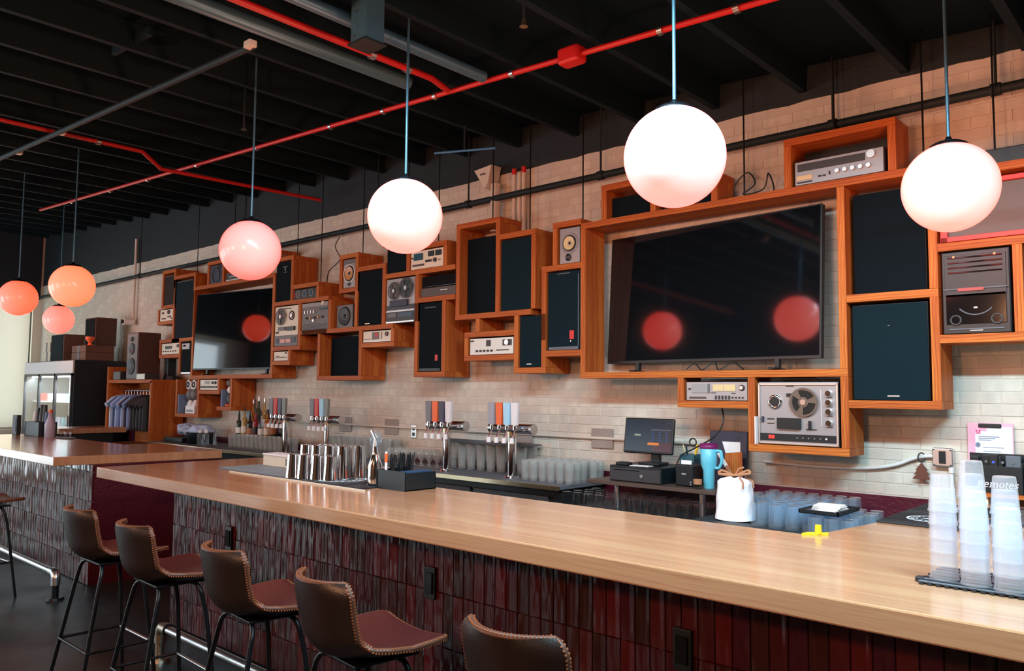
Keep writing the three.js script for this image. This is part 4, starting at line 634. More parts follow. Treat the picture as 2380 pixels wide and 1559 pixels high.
// ---------- till area ----------
{
  const y = 1.0405;
  const d = thing('cash_drawer', 'black cash drawer under the till monitor', 'cash drawer', [-3.0, y, 0.28]);
  P(d, 'case', bx(0.41, 0.105, 0.38, 0, 0.0525, 0, 0.004), M.black); P(d, 'front', bx(0.4, 0.085, 0.01, 0, 0.048, 0.193, 0.003), M.dark); P(d, 'slot', bx(0.2, 0.004, 0.004, -0.06, 0.078, 0.199), M.gloss); P(d, 'lock', cyl(0.012, 0.012, 0.008, 0.06, 0.045, 0.202, 'z'), M.steel);
  const scr = canv(512, 320, (c, w, h) => {
    c.fillStyle = '#07263c'; c.fillRect(0, 0, w, h); c.fillStyle = '#4a1630'; c.fillRect(w * 0.6, h * 0.72, w * 0.4, h * 0.28); c.fillStyle = '#9fb6a0'; c.fillRect(w * 0.2, h * 0.46, w * 0.14, h * 0.06);
    c.fillStyle = '#5f7486'; c.fillRect(w * 0.56, h * 0.3, w * 0.42, h * 0.03); c.fillStyle = '#2b50b0'; for (let i = 0; i < 3; i++) for (let j = 0; j < 4; j++) c.fillRect(w * (0.58 + i * 0.15), h * (0.38 + j * 0.085), w * 0.035, h * 0.035); c.fillStyle = '#ff8c1a'; c.fillRect(w * 0.5, h * 0.72, w * 0.24, h * 0.08); c.fillStyle = '#3b6a86'; c.fillRect(w * 0.9, h * 0.08, w * 0.07, h * 0.015);
  });
  const m = thing('till_monitor', 'black touch screen till with an orange button', 'monitor', [-3.0, y + 0.106, 0.31], 0.02);
  P(m, 'stand', bx(0.16, 0.02, 0.14, 0.02, 0.01, -0.04, 0.006), M.black); P(m, 'neck', bx(0.07, 0.12, 0.03, 0.03, 0.07, -0.06, 0.006), M.black);
  const hd = P(m, 'screen_housing', bx(0.39, 0.245, 0.025, 0, 0.1225, 0, 0.01), M.black, [0, 0.075, 0.0], [-0.14, 0, 0]);
  P(hd, 'screen', new THREE.PlaneGeometry(0.365, 0.215), new THREE.MeshStandardMaterial({ color: 0x000000, roughness: 0.2, emissive: 0xffffff, emissiveMap: scr, emissiveIntensity: 0.75 }), [0, 0.125, 0.0135]);
  solo('receipt_paper', bx(0.14, 0.003, 0.08, 0, 0.0015, 0), M.paper, 'white slip lying on the cash drawer', 'paper', null, [-2.98, y + 0.1065, 0.42], [0, 0.1, 0]);
  const kb = thing('card_reader', 'small black card reader on the cash drawer', 'card reader', [-3.12, y + 0.1055, 0.42]); P(kb, 'body', bx(0.1, 0.02, 0.06, 0, 0.01, 0, 0.005), M.black); P(kb, 'pad', bx(0.06, 0.003, 0.035, 0, 0.0215, 0), M.dark);
  const p = thing('receipt_printer', 'black receipt printer with paper in its top', 'printer', [-2.65, y, 0.36]);
  P(p, 'case', bx(0.13, 0.14, 0.15, 0, 0.07, 0, 0.012), M.black); P(p, 'paper', bx(0.075, 0.03, 0.003, 0, 0.15, 0.04), M.paper); P(p, 'lettering', bx(0.03, 0.01, 0.002, 0, 0.08, 0.0755), M.midgrey); for (const v of [0.014, 0.03]) P(p, 'indicator', cyl(0.005, 0.005, 0.003, 0.05, v, 0.0755, 'z', 8), M.midgrey);
  const pc = thing('pen_cup', 'square teal mesh pen cup holding scissors and pens', 'pen cup', [-2.735, y, 0.2]);
  P(pc, 'cup', bx(0.11, 0.19, 0.1, 0, 0.095, 0, 0.004), mat(0.02, 0.10, 0.13, 0.5)); P(pc, 'scissors_handle', new THREE.TorusGeometry(0.025, 0.005, 8, 20), M.black, [0.02, 0.27, 0]); P(pc, 'pen', rod([-0.03, 0.18, 0.01], [-0.05, 0.25, 0.01], 0.005), M.amber); P(pc, 'pen', rod([-0.01, 0.18, 0.02], [-0.02, 0.245, 0.02], 0.005), M.teal); P(pc, 'marker', rod([0.035, 0.18, 0], [0.055, 0.255, 0], 0.008), M.yellow); P(pc, 'marker', rod([0.02, 0.18, -0.02], [0.03, 0.25, -0.02], 0.007), M.paper);
  const tb = thing('travel_tumbler', 'sky blue travel tumbler with a purple lid and side handle', 'tumbler', [-2.49, y, 0.4]);
  P(tb, 'body', lathe([[0.0001, 0], [0.034, 0], [0.036, 0.11], [0.05, 0.15], [0.054, 0.25], [0.0001, 0.252]], 28), M.aqua); P(tb, 'lid', lathe([[0.056, 0.25], [0.058, 0.262], [0.055, 0.28], [0.0001, 0.284]], 28), M.purple); P(tb, 'handle', tube([[0.05, 0.235, 0], [0.085, 0.235, 0], [0.09, 0.17, 0], [0.07, 0.13, 0], [0.045, 0.13, 0]], 0.01, 24, 8), M.aqua);
  const cj = thing('cork_jar', 'small glass jar with a cork lid before the tumbler', 'jar', [-2.52, y, 0.49]); P(cj, 'jar', lathe([[0.0001, 0], [0.025, 0], [0.026, 0.03]], 18), M.glass); P(cj, 'cork', cyl(0.028, 0.026, 0.03, 0, 0.045, 0), M.kraft);
  const fr = thing('picture_frame', 'black frame with a white certificate leaning on the wall', 'frame', [-2.52, y, 0.1]); P(fr, 'board', bx(0.27, 0.35, 0.02, 0, 0.175, 0, 0.003), M.navy, [0, 0, 0], [-0.1, 0, 0]); P(fr, 'sheet', extr([[-0.04, 0.28], [0.09, 0.28], [0.1, 0.04], [0.05, 0.03]], 0.002), M.paper, [0, 0, 0.012], [-0.1, 0, 0]);
  const bd = thing('serving_board', 'orange brown wooden board leaning behind the blue tumbler', 'board', [-2.42, y, 0.2]); P(bd, 'board', wuv(bx(0.12, 0.22, 0.014, 0, 0.11, 0, 0.003), 1), M.oak, [0, 0, 0], [-0.2, 0, 0.1]);
  const kn = thing('wrapped_knife', 'white handled spatula leaning across the black frame', 'spatula', [-2.45, y + 0.13, 0.24]); P(kn, 'blade', bx(0.022, 0.12, 0.006, 0, 0.06, 0), M.paper, [0, 0, 0], [0, 0, 0.6]); P(kn, 'grip', bx(0.02, 0.07, 0.012, 0, -0.03, 0, 0.003), M.kraft, [0, 0, 0], [0, 0, 0.6]);
}
{ // plastic bag tied with kraft twine
  const pts = [], NU = 28, NV = 18, g = new THREE.BufferGeometry(), p = [], uv = [], id = [];
  for (let j = 0; j <= NV; j++) for (let i = 0; i <= NU; i++) {
    const a = (i / NU) * Math.PI * 2, v = j / NV, c = Math.cos(a), s = Math.sin(a), k = Math.pow(Math.pow(Math.abs(c), 5) + Math.pow(Math.abs(s), 5), -1 / 5);
    const top = v > 0.86 ? Math.max(0.05, Math.sqrt(1 - Math.pow((v - 0.86) / 0.145, 2))) : 1, w = (1 - 0.16 * v) * top * (1 + 0.025 * Math.sin(a * 7 + 2 * v) + 0.02 * Math.sin(13 * v + 3 * a));
    p.push(0.105 * c * k * w, 0.235 * v + 0.004 * Math.sin(3 * a), 0.085 * s * k * w); uv.push(i / NU, v);
  }
  for (let j = 0; j < NV; j++) for (let i = 0; i < NU; i++) { const a = j * (NU + 1) + i, c = a + NU + 1; id.push(a, c, a + 1, a + 1, c, c + 1); }
  g.setAttribute('position', new THREE.Float32BufferAttribute(p, 3)); g.setAttribute('uv', new THREE.Float32BufferAttribute(uv, 2)); g.setIndex(id); g.computeVertexNormals();
  const t = thing('plastic_bag', 'white plastic wrapped pack with a brown bow on top', 'bag', [-2.12, 0.932, 0.78], 0.25); P(t, 'pack', g, M.plastic);
  P(t, 'bow', merge([tube([[0, 0.24, 0], [-0.07, 0.27, 0.02], [-0.09, 0.25, 0.03], [0, 0.245, 0.01]], 0.008, 20, 6), tube([[0, 0.24, 0], [0.07, 0.275, 0], [0.09, 0.26, 0.02], [0, 0.245, 0.01]], 0.008, 20, 6), tube([[0, 0.24, 0], [0.02, 0.28, 0], [0.05, 0.29, 0.0]], 0.006, 12, 6)]), M.kraft);
  P(t, 'twine', tube([[0.03, 0.235, 0.03], [0.06, 0.215, 0.085], [0.062, 0.18, 0.094]], 0.005, 14, 6), M.kraft); P(t, 'twine', tube([[0.05, 0.235, -0.02], [0.095, 0.215, -0.01], [0.1, 0.18, -0.01]], 0.005, 14, 6), M.kraft);
}
// clipboard, remotes box, black bottle, wooden ledge on the bar return
{
  const sheet = canv(256, 320, (c, w, h) => { c.fillStyle = '#d9dfe8'; c.fillRect(0, 0, w, h); c.fillStyle = '#f0a8c0'; c.fillRect(0, 0, w * 0.12, h); c.fillRect(0, 0, w * 0.4, h * 0.1); c.fillStyle = '#d03070'; c.font = 'bold 40px sans-serif'; c.fillText('M', w * 0.12, h * 0.16); c.fillStyle = '#6f7d92'; for (let i = 0; i < 3; i++) c.fillRect(w * 0.2, h * (0.2 + i * 0.035), w * (0.5 - 0.1 * i), 5); c.beginPath(); c.arc(w * 0.18, h * 0.38, 16, 0, 7); c.fill(); for (let i = 0; i < 6; i++) c.fillRect(w * 0.3, h * (0.42 + i * 0.08), w * (0.5 - 0.08 * (i % 3)), 4); });
  const t = thing('clipboard', 'pink clipboard with a printed sheet on the wall', 'clipboard', [-1.0, 1.2, 0.02]);
  P(t, 'board', bx(0.22, 0.29, 0.005, 0, 0.145, 0, 0.002), mat(0.75, 0.42, 0.52, 0.5), [0, 0, 0]); P(t, 'sheet', new THREE.PlaneGeometry(0.2, 0.265), mat(1, 1, 1, 0.9, { map: sheet }), [0.004, 0.137, 0.0035]); P(t, 'clip', bx(0.11, 0.022, 0.012, 0, 0.275, 0.006, 0.004), M.black);
  const txt = canv(512, 200, (c, w, h) => { c.fillStyle = '#050a0d'; c.fillRect(0, 0, w, h); c.fillStyle = '#e8edf0'; c.font = 'italic 120px serif'; c.textBaseline = 'middle'; c.textAlign = 'center'; c.fillText('Remotes', w * 0.5, h * 0.56); });
  const r = thing('remotes_box', 'black box lettered Remotes on the ledge', 'box', [-0.955, 1.131, 0.15]);
  P(r, 'front', bx(0.26, 0.14, 0.008, 0, 0.07, 0.05, 0.002), M.black); P(r, 'back', bx(0.26, 0.2, 0.008, 0, 0.1, -0.05, 0.002), M.black); for (const s of [-1, 1]) P(r, 'side', bx(0.008, 0.16, 0.1, s * 0.128, 0.08, 0, 0.002), M.black); P(r, 'floor_panel', bx(0.25, 0.006, 0.1, 0, 0.004, 0), M.black);
  P(r, 'lettering', new THREE.PlaneGeometry(0.2, 0.078), mat(1, 1, 1, 0.7, { map: txt }), [0.015, 0.05, 0.0545]);
  [[-0.1, 0.02, 'leftmost'], [-0.05, -0.02, 'second'], [-0.005, 0.01, 'third'], [0.04, 0.0, 'tilted'], [0.09, -0.01, 'widest']].forEach(([x, z, w], i) => { const k = thing('remote_control', 'black remote control, ' + w + ' in the lettered box', 'remote', [-0.955 + x * 0.9, 1.139, 0.15 + z], 0, 'remotes in the box'); P(k, 'case', bx(i === 4 ? 0.07 : 0.042, 0.18 + 0.012 * (i % 3), 0.018, 0, 0.09, 0, 0.005), i === 4 ? M.slate : M.black, [0, 0, 0], [0, 0, i === 3 ? 0.16 : 0]); P(k, 'button', cyl(0.007, 0.007, 0.004, 0, 0.15, 0.0105, 'z', 12), i === 2 ? mat(0.05, 0.12, 0.7, 0.4) : M.grey); });
  const bo = thing('black_bottle', 'black insulated bottle with a loop handle', 'bottle', [-0.765, 1.131, 0.15]); P(bo, 'body', lathe([[0.0001, 0], [0.05, 0], [0.052, 0.02], [0.052, 0.2], [0.03, 0.235], [0.0001, 0.237]], 24), M.black); P(bo, 'cap', cyl(0.03, 0.03, 0.03, 0, 0.25, 0), M.black); P(bo, 'loop', new THREE.TorusGeometry(0.03, 0.007, 8, 20, Math.PI), M.navy, [0, 0.262, 0]);
  const le = thing('wood_ledge', 'narrow oak ledge under the lettered box', 'shelf', [-0.86, 1.0705, 0.14]); P(le, 'board', wuv(bx(0.66, 0.02, 0.2, 0.1, 0.05, 0, 0.003), 0), M.oak); for (const s of [-0.15, 0.35]) P(le, 'block', bx(0.06, 0.04, 0.16, s, 0.02, 0), M.cream);
}

// ---------- things on the bars ----------
const roundel = canv(512, 384, (c, w, h) => {
  c.fillStyle = '#04141c'; c.fillRect(0, 0, w, h); c.strokeStyle = '#cfe0e6'; c.lineWidth = 16; c.beginPath(); c.arc(w / 2, h / 2, 150, 0, 7); c.stroke(); c.lineWidth = 7; c.beginPath(); c.arc(w / 2, h / 2, 92, 0, 7); c.stroke();
  c.fillStyle = '#cfe0e6'; for (let i = 0; i < 20; i++) { c.save(); c.translate(w / 2, h / 2); c.rotate(i / 20 * 6.283); c.fillRect(-9, -136, i % 3 ? 18 : 8, 30); c.restore(); } c.beginPath(); c.moveTo(w / 2 - 60, h / 2 + 30); c.lineTo(w / 2, h / 2 - 60); c.lineTo(w / 2 + 60, h / 2 + 30); c.lineTo(w / 2, h / 2 + 8); c.fill();
});
const mRound = mat(1, 1, 1, 0.6, { map: roundel });
function barMat(x, z, w, d, ry, label) { const t = thing('bar_mat', label, 'bar mat', [x, 1.0705, z], ry, 'rubber bar mats'); P(t, 'mat', bx(w, 0.009, d, 0, 0.0045, 0, 0.003), M.rubber); P(t, 'print', new THREE.PlaneGeometry(Math.min(w, d * 1.33) * 0.96, Math.min(d, w * 0.75) * 0.96), mRound, [0, 0.0097, 0], [-Math.PI / 2, 0, 0]); return t; }
barMat(-4.18, 1.98, 0.52, 0.42, 0, 'dark bar mat with a white round print under the mixing tins');
barMat(-3.82, 2.0, 0.18, 0.4, 0, 'dark bar mat with a white round print under the steel bottle');
barMat(-1.04, 1.04, 0.34, 0.42, 0, 'dark bar mat with a round print on the bar return, nearer the cup stacks');
barMat(-1.04, 0.62, 0.34, 0.38, 0, 'dark bar mat with a round print on the bar return, nearer the wall');
{
  const t = thing('drainer_mat', 'pale blue grey ribbed drainer mat at the far end of the near bar', 'mat', [-4.94, 1.0705, 1.95]); P(t, 'base', bx(0.98, 0.008, 0.42, 0, 0.004, 0, 0.003), mat(0.14, 0.19, 0.23, 0.45)); for (let i = 0; i < 18; i++) P(t, 'rib', bx(0.96, 0.005, 0.008, 0, 0.0105, -0.19 + i * 0.022), mat(0.26, 0.32, 0.36, 0.4));
  const rl = thing('mat_rail', 'thin cream edging strip before the bar mats', 'strip', [-4.4, 1.0705, 2.215]); P(rl, 'strip', bx(1.5, 0.008, 0.016, 0, 0.004, 0), M.cream);
  const wb = thing('straw_box', 'cream cardboard box with a pale lid behind the mixing tins', 'box', [-5.16, 1.084, 1.8]); P(wb, 'box', bx(0.34, 0.075, 0.12, 0, 0.0375, 0, 0.003), M.cream); P(wb, 'lid', bx(0.35, 0.014, 0.13, 0, 0.082, 0, 0.003), M.plastic); P(wb, 'print', bx(0.01, 0.05, 0.003, 0.14, 0.04, 0.061), M.walnut);
  const tin = lathe([[0.0001, 0.172], [0.036, 0.172], [0.0375, 0.17], [0.036, 0.165], [0.046, 0.0]], 28);
  const t0 = [[-4.475, 2.15], [-4.38, 2.13], [-4.28, 2.1], [-4.185, 2.07], [-4.5, 2.04], [-4.405, 2.02], [-4.305, 1.99], [-4.21, 1.96], [-4.47, 1.92], [-4.375, 1.9], [-4.275, 1.87], [-4.18, 1.85]];
  t0.forEach(([x, z], i) => { const tall = i >= 4; const o = solo('mixing_tin', tin, M.chrome, (tall ? 'tall' : 'shorter') + ' upturned steel mixing tin, ' + ['first', 'second', 'third', 'fourth', 'first', 'second', 'third', 'fourth', 'fifth', 'sixth', 'seventh', 'eighth'][i] + (tall ? ' of the back rows' : ' of the front row'), 'mixing tin', 'steel mixing tins', [x, 1.0815, z]); o.scale.y = tall ? 1.18 : 0.86; });
  const sb = thing('pour_bottle', 'clear glass bottle with a steel pourer on the bar mat', 'bottle', [-3.79, 1.0805, 2.03]); sb.scale.setScalar(1.3); P(sb, 'body', lathe([[0.0001, 0.002], [0.033, 0.002], [0.034, 0.01], [0.033, 0.09], [0.018, 0.13], [0.013, 0.15], [0.013, 0.18]], 24), M.chrome); P(sb, 'pourer', merge([cyl(0.01, 0.014, 0.03, 0, 0.19, 0), rod([0, 0.2, 0], [-0.035, 0.245, 0], 0.006)]), M.steel); P(sb, 'bag_cap', lathe([[0.014, 0.17], [0.03, 0.19], [0.026, 0.23], [0.0001, 0.25]], 14), M.tumbler);
  const cd = thing('bar_caddy', 'black bar caddy with straws and napkins beside the glass bottle', 'caddy', [-3.6, 1.0705, 1.945]); P(cd, 'bin', merge([bx(0.24, 0.11, 0.006, 0, 0.055, 0.115), bx(0.24, 0.09, 0.006, 0, 0.045, -0.115), bx(0.006, 0.11, 0.23, -0.117, 0.055, 0), bx(0.006, 0.1, 0.23, 0.117, 0.05, 0), bx(0.24, 0.006, 0.23, 0, 0.003, 0), bx(0.006, 0.1, 0.22, 0.02, 0.05, 0)]), M.black); P(cd, 'napkin_block', bx(0.085, 0.1, 0.19, 0.068, 0.055, 0), mat(0.01, 0.06, 0.14, 0.7));
  for (let i = 0; i < 34; i++) { const x = -3.7 + rnd() * 0.09, z = 1.86 + rnd() * 0.17, a = rr(-0.02, 0.02); solo('cocktail_straw', rod([x, 1.078, z], [x + a, 1.265 + rr(-0.01, 0.01), z + rr(-0.015, 0.015)], 0.0032, 6), M.black, 'black straw standing in the bar caddy', 'straw', 'straws in the caddy'); }
  const mk = thing('paint_marker', 'orange and white marker standing in the bar caddy', 'marker', [-3.67, 1.078, 2.045]); P(mk, 'barrel', cyl(0.008, 0.008, 0.15, 0, 0.075, 0), M.paper); P(mk, 'cap', cyl(0.009, 0.009, 0.05, 0, 0.17, 0), M.orange); P(mk, 'tip', cyl(0.006, 0.008, 0.012, 0, 0.2, 0), M.paper);
  const ob = thing('orange_box', 'small orange carton with a pale top behind the tins', 'box', [-4.0, 0.981, 1.0]); ob.position.set(-3.98, 1.0705, 1.83); P(ob, 'carton', bx(0.08, 0.06, 0.06, 0, 0.03, 0, 0.002), M.orange); P(ob, 'lid', bx(0.08, 0.03, 0.06, 0, 0.075, 0, 0.002), mat(0.3, 0.24, 0.28, 0.5));
}
{ // striped mat at the edge of the view
  const t = thing('striped_mat', 'dark mat with pale diagonal ribs on the bar return by the ledge', 'mat', [-0.64, 1.0705, 0.62]); P(t, 'base', bx(0.42, 0.008, 0.62, 0, 0.004, 0, 0.002), M.navy); for (let i = 0; i < 16; i++) P(t, 'rib', bx(0.34, 0.004, 0.012), M.steel, [0, 0.01, -0.24 + i * 0.032], [0, 0.35, 0]);
}
{ // yellow bracket at the inner corner
  const t = thing('yellow_bracket', 'yellow plastic corner clip on the inner bar edge', 'clip', [-1.28, 1.0705, 1.765], 0.5); P(t, 'plate', extr([[-0.055, -0.03], [0.05, 0.0], [0.055, 0.02], [-0.03, 0.008]], 0.007, 0.002).rotateX(-Math.PI / 2), M.yellow); P(t, 'peg', cyl(0.012, 0.014, 0.035, 0.012, 0.022, 0), M.yellow);
}
// cup stacks
{
  const mt = thing('cup_mat', 'black interlocking rubber mat under the plastic cups', 'mat', [-0.5, 1.0705, 2.24]); P(mt, 'base', bx(0.46, 0.006, 0.27, 0, 0.007, 0, 0.002), M.slate); for (let i = 0; i < 20; i++) P(mt, 'foot', bx(0.012, 0.008, 0.012, -0.22 + i * 0.0232, 0.004, 0.138), M.rubber); for (let i = 0; i < 6; i++) P(mt, 'rib', bx(0.46, 0.004, 0.01, 0, 0.011, -0.11 + i * 0.046), M.rubber); P(mt, 'corner_loop', bx(0.02, 0.014, 0.03, -0.235, 0.008, 0.1, 0.003), M.rubber);
  const cup = lathe([[0.0001, 0.112], [0.029, 0.112], [0.0305, 0.109], [0.034, 0.07], [0.0385, 0.008], [0.0402, 0.006], [0.0406, 0.003], [0.0398, 0.0]], 24);
  const stacks = [[-0.672, 2.318, 6, 'foremost stack, farthest from the picture edge'], [-0.61, 2.235, 7, 'tallest stack behind it'], [-0.583, 2.34, 5, 'second stack of the front row'], [-0.52, 2.25, 6, 'medium stack behind the front row'], [-0.496, 2.352, 4, 'third stack of the front row'], [-0.432, 2.27, 5, 'stack behind at the picture edge'], [-0.41, 2.345, 4, 'front stack at the picture edge']];
  for (const [x, z, n, w] of stacks) for (let i = 0; i < n; i++) { solo('plastic_cup', cup, M.cup, 'frosted plastic cup, ' + ORD[i] + ' from the bottom, ' + w, 'cup', 'stacked plastic cups', [x, 1.0838 + i * 0.04, z]); }
}
// ---------- far end ----------
{
  const f = thing('drinks_cooler', 'tall drinks cooler with three glass doors and white header', 'cooler', [-13.35, 0, 0.45]);
  P(f, 'cabinet', merge([bx(0.04, 2.05, 0.7, 1.05, 1.025, 0), bx(0.04, 2.05, 0.7, -1.05, 1.025, 0), bx(2.1, 0.04, 0.7, 0, 2.03, 0), bx(2.1, 0.12, 0.7, 0, 0.06, 0), bx(2.1, 2.05, 0.03, 0, 1.025, -0.34)]), M.black);
  P(f, 'header', bx(2.1, 0.18, 0.03, 0, 1.95, 0.355, 0.004), M.paper); P(f, 'liner', bx(2.04, 1.7, 0.01, 0, 1.0, -0.3), M.white);
  for (let i = 0; i < 3; i++) { const x = -0.69 + i * 0.69, d = P(f, 'door', merge([bx(0.03, 1.72, 0.03, x - 0.325, 0.99, 0.36), bx(0.03, 1.72, 0.03, x + 0.325, 0.99, 0.36), bx(0.68, 0.03, 0.03, x, 1.84, 0.36), bx(0.68, 0.03, 0.03, x, 0.14, 0.36)]), M.dark); P(d, 'pane', new THREE.PlaneGeometry(0.62, 1.66), M.glass, [x, 0.99, 0.36]); P(d, 'handle', bx(0.02, 0.3, 0.02, x + 0.29, 1.1, 0.385), M.steel); }
  for (let j = 0; j < 4; j++) P(f, 'rack_shelf', bx(2.02, 0.012, 0.5, 0, 0.35 + j * 0.36, 0), M.white);
  P(f, 'interior_lamp', bx(2.0, 0.03, 0.03, 0, 1.82, 0.26), glow(5, 5.4, 5.6)); const l = areaLight(2.0, 0.03, -13.35, 1.8, 0.70, -13.35, 0.6, 0.3, 0.94, 1, 1.03, 380);
  const can = cyl(0.033, 0.033, 0.12, 0, 0.06, 0, 'y', 14), cm = [M.red, M.white, M.bluebag, M.aqua, M.pale];
  for (let j = 0; j < 4; j++) for (let i = 0; i < 12; i++) solo('drink_can', can, cm[(i >> 1) % 5], 'drink can on a cooler shelf behind the glass doors', 'can', 'cans in the cooler', [-14.25 + i * 0.165, 0.357 + j * 0.36, 0.58]);
  const bxs = (name, lab, x, y, w, h, d, m, z = 0.45, cat = 'box') => { const t = thing(name, lab, cat, [x, y, z]); P(t, 'carton', bx(w, h, d, 0, h / 2, 0, 0.006), m); P(t, 'flap_tape', bx(w * 0.16, h * 0.96, 0.004, 0, h / 2, d / 2 + 0.001), m === M.kraft ? M.cream : M.slate); return t; };
  bxs('carton', 'pale carton at the near corner on top of the cooler', -14.1, 2.051, 0.3, 0.17, 0.3, M.pvc); bxs('carton', 'second pale carton stacked on the cooler corner', -14.13, 2.222, 0.3, 0.15, 0.3, M.pvc);
  bxs('carton', 'long brown carton at the side on top of the cooler', -12.6, 2.051, 0.55, 0.12, 0.4, mat(0.12, 0.06, 0.04, 0.7)); bxs('carton', 'upper long brown carton on top of the cooler', -12.6, 2.172, 0.55, 0.1, 0.4, mat(0.12, 0.06, 0.04, 0.7));
  q = null; BOX.fs1 = { x0: -13.8, x1: -13.2, y0: 2.0505, y1: 2.45 }; const z0 = ZF;
  const s1 = thing(spk, 'square teal speaker standing on the drinks cooler', spk, [-13.5, 2.051, 0.5]); P(s1, 'cabinet', bx(0.55, 0.42, 0.3, 0, 0.21, 0, 0.006), M.walnut); P(s1, 'grille', bx(0.5, 0.4, 0.01, 0, 0.21, 0.153, 0.003), M.teal);
  const s2 = thing(spk, 'dark wooden speaker on top of the brown cartons', spk, [-12.6, 2.273, 0.35]); P(s2, 'cabinet', bx(0.4, 0.42, 0.3, 0, 0.21, 0, 0.006), mat(0.06, 0.025, 0.015, 0.5)); P(s2, 'grille', bx(0.36, 0.39, 0.01, 0, 0.21, 0.153, 0.003), M.soft);
  // clothes cabinet
  const c = thing('clothes_cabinet', 'oak cabinet with a rail of shirts between cooler and boxes', 'cabinet', [-11.15, 0, 0.28]);
  for (const [w, h, x, y, a] of [[0.045, 0.9, -0.72, 1.5, 1], [0.045, 0.9, 0.7, 1.3, 1], [1.46, 0.045, -0.01, 1.742, 0], [1.46, 0.045, -0.01, 0.86, 0]]) P(c, 'board', wuv(bx(w, h, 0.44, x, y, 0, 0.003), a), M.oak);
  P(c, 'back_panel', wuv(bx(1.44, 0.9, 0.015, -0.01, 1.3, -0.21), 0), M.oak); P(c, 'rail', rod([-0.7, 1.62, 0.02], [0.68, 1.62, 0.02], 0.012), M.steel);
  const sh = []; const shirtGeo = extr([[-0.2, 0], [0.2, 0], [0.2, 0.34], [0.24, 0.3], [0.27, 0.35], [0.17, 0.45], [0.05, 0.48], [-0.05, 0.48], [-0.17, 0.45], [-0.27, 0.35], [-0.24, 0.3], [-0.2, 0.34]], 0.025, 0.008);
  const shc = [mat(0.55, 0.7, 0.9, 0.9), mat(0.1, 0.16, 0.3, 0.9), mat(0.4, 0.55, 0.85, 0.9), mat(0.15, 0.25, 0.5, 0.9), mat(0.42, 0.58, 0.88, 0.9), M.navy, mat(0.25, 0.4, 0.75, 0.9), M.navy, M.black, M.black, M.navy, M.black];  // first blues brightened: cooler light and daylight put into the cloth colour
  shc.forEach((m, i) => { const t = thing('hanging_shirt', (i < 1 ? 'light brightened blue' : i < 8 ? 'blue or navy' : 'black') + ' shirt on the rail, hanger ' + ['first', 'second', 'third', 'fourth', 'fifth', 'sixth', 'seventh', 'eighth', 'ninth', 'tenth', 'eleventh', 'twelfth'][i] + ' from the cooler', 'shirt', [-11.72 + i * 0.098, 1.08, 0.3], Math.PI / 2 - 0.25, 'shirts on the rail'); P(t, 'shirt', shirtGeo, m, [0, 0, -0.012]); P(t, 'hanger_hook', tube([[0, 0.47, 0], [0, 0.53, 0], [0.015, 0.55, 0], [0.0, 0.56, 0]], 0.003, 12, 5), M.steel); });
  // gear on the clothes cabinet
  const s3 = thing(spk, 'brown speaker with two exposed cones on the clothes cabinet', spk, [-11.08, 1.765, 0.34]); P(s3, 'cabinet', bx(0.36, 0.64, 0.3, 0, 0.32, 0, 0.006), mat(0.07, 0.03, 0.02, 0.5)); P(s3, 'baffle', bx(0.33, 0.61, 0.01, 0, 0.32, 0.153, 0.003), M.grey); for (const [y, r] of [[0.18, 0.1], [0.42, 0.07], [0.55, 0.03]]) { P(s3, 'surround', new THREE.TorusGeometry(r, r * 0.14, 8, 24), M.dark, [0, y, 0.16]); P(s3, 'cone', lathe([[0.0001, 0], [r * 0.95, 0.015]], 24).rotateX(Math.PI / 2), M.black, [0, y, 0.158]); }
  const s4 = thing(spk, 'slim grey speaker behind the brown one on the cabinet', spk, [-11.38, 1.765, 0.3]); P(s4, 'cabinet', bx(0.12, 0.48, 0.2, 0, 0.24, 0, 0.005), M.dark); P(s4, 'grille', bx(0.1, 0.45, 0.008, 0, 0.24, 0.103), M.grey);
  const r1 = thing('receiver', 'small grey receiver beside the brown speaker on the cabinet', 'receiver', [-11.6, 1.765, 0.38]); P(r1, 'case', bx(0.24, 0.12, 0.2, 0, 0.06, 0, 0.004), M.dark); P(r1, 'face', bx(0.23, 0.1, 0.006, 0, 0.06, 0.102), M.grey);
  const r2 = thing('receiver', 'small pale receiver in front of the brown speaker', 'receiver', [-10.74, 1.765, 0.42]); P(r2, 'case', bx(0.26, 0.08, 0.18, 0, 0.04, 0, 0.004), M.dark); P(r2, 'face', bx(0.25, 0.07, 0.006, 0, 0.04, 0.092), M.pale);
  const hp = thing('record_stand', 'black upright stand beside the far cream tuner', 'stand', [-10.6, 1.765, 0.16]); P(hp, 'base', cyl(0.1, 0.11, 0.05, 0, 0.025, 0), M.black); P(hp, 'upright', bx(0.1, 0.27, 0.12, -0.05, 0.165, 0, 0.008), M.black); P(hp, 'orange_edge', bx(0.012, 0.22, 0.1, -0.11, 0.17, 0), M.orange);
  const yc = thing('yellow_cup', 'yellow trophy like cup on the brown cartons', 'cup', [-12.36, 2.273, 0.58]); P(yc, 'bowl', lathe([[0.02, 0.03], [0.06, 0.08], [0.065, 0.12], [0.06, 0.12]], 18), M.orange); P(yc, 'foot', lathe([[0.04, 0], [0.02, 0.03]], 18), M.orange);
  // black bin with pale blue bags on the counter
  const b = thing('waste_bin', 'black tub with a pale blue liner on the back counter', 'bin', [-9.38, 0.981, 0.33]); P(b, 'tub', lathe([[0.0001, 0], [0.15, 0], [0.17, 0.14], [0.168, 0.14], [0.148, 0.01]], 24), M.black);
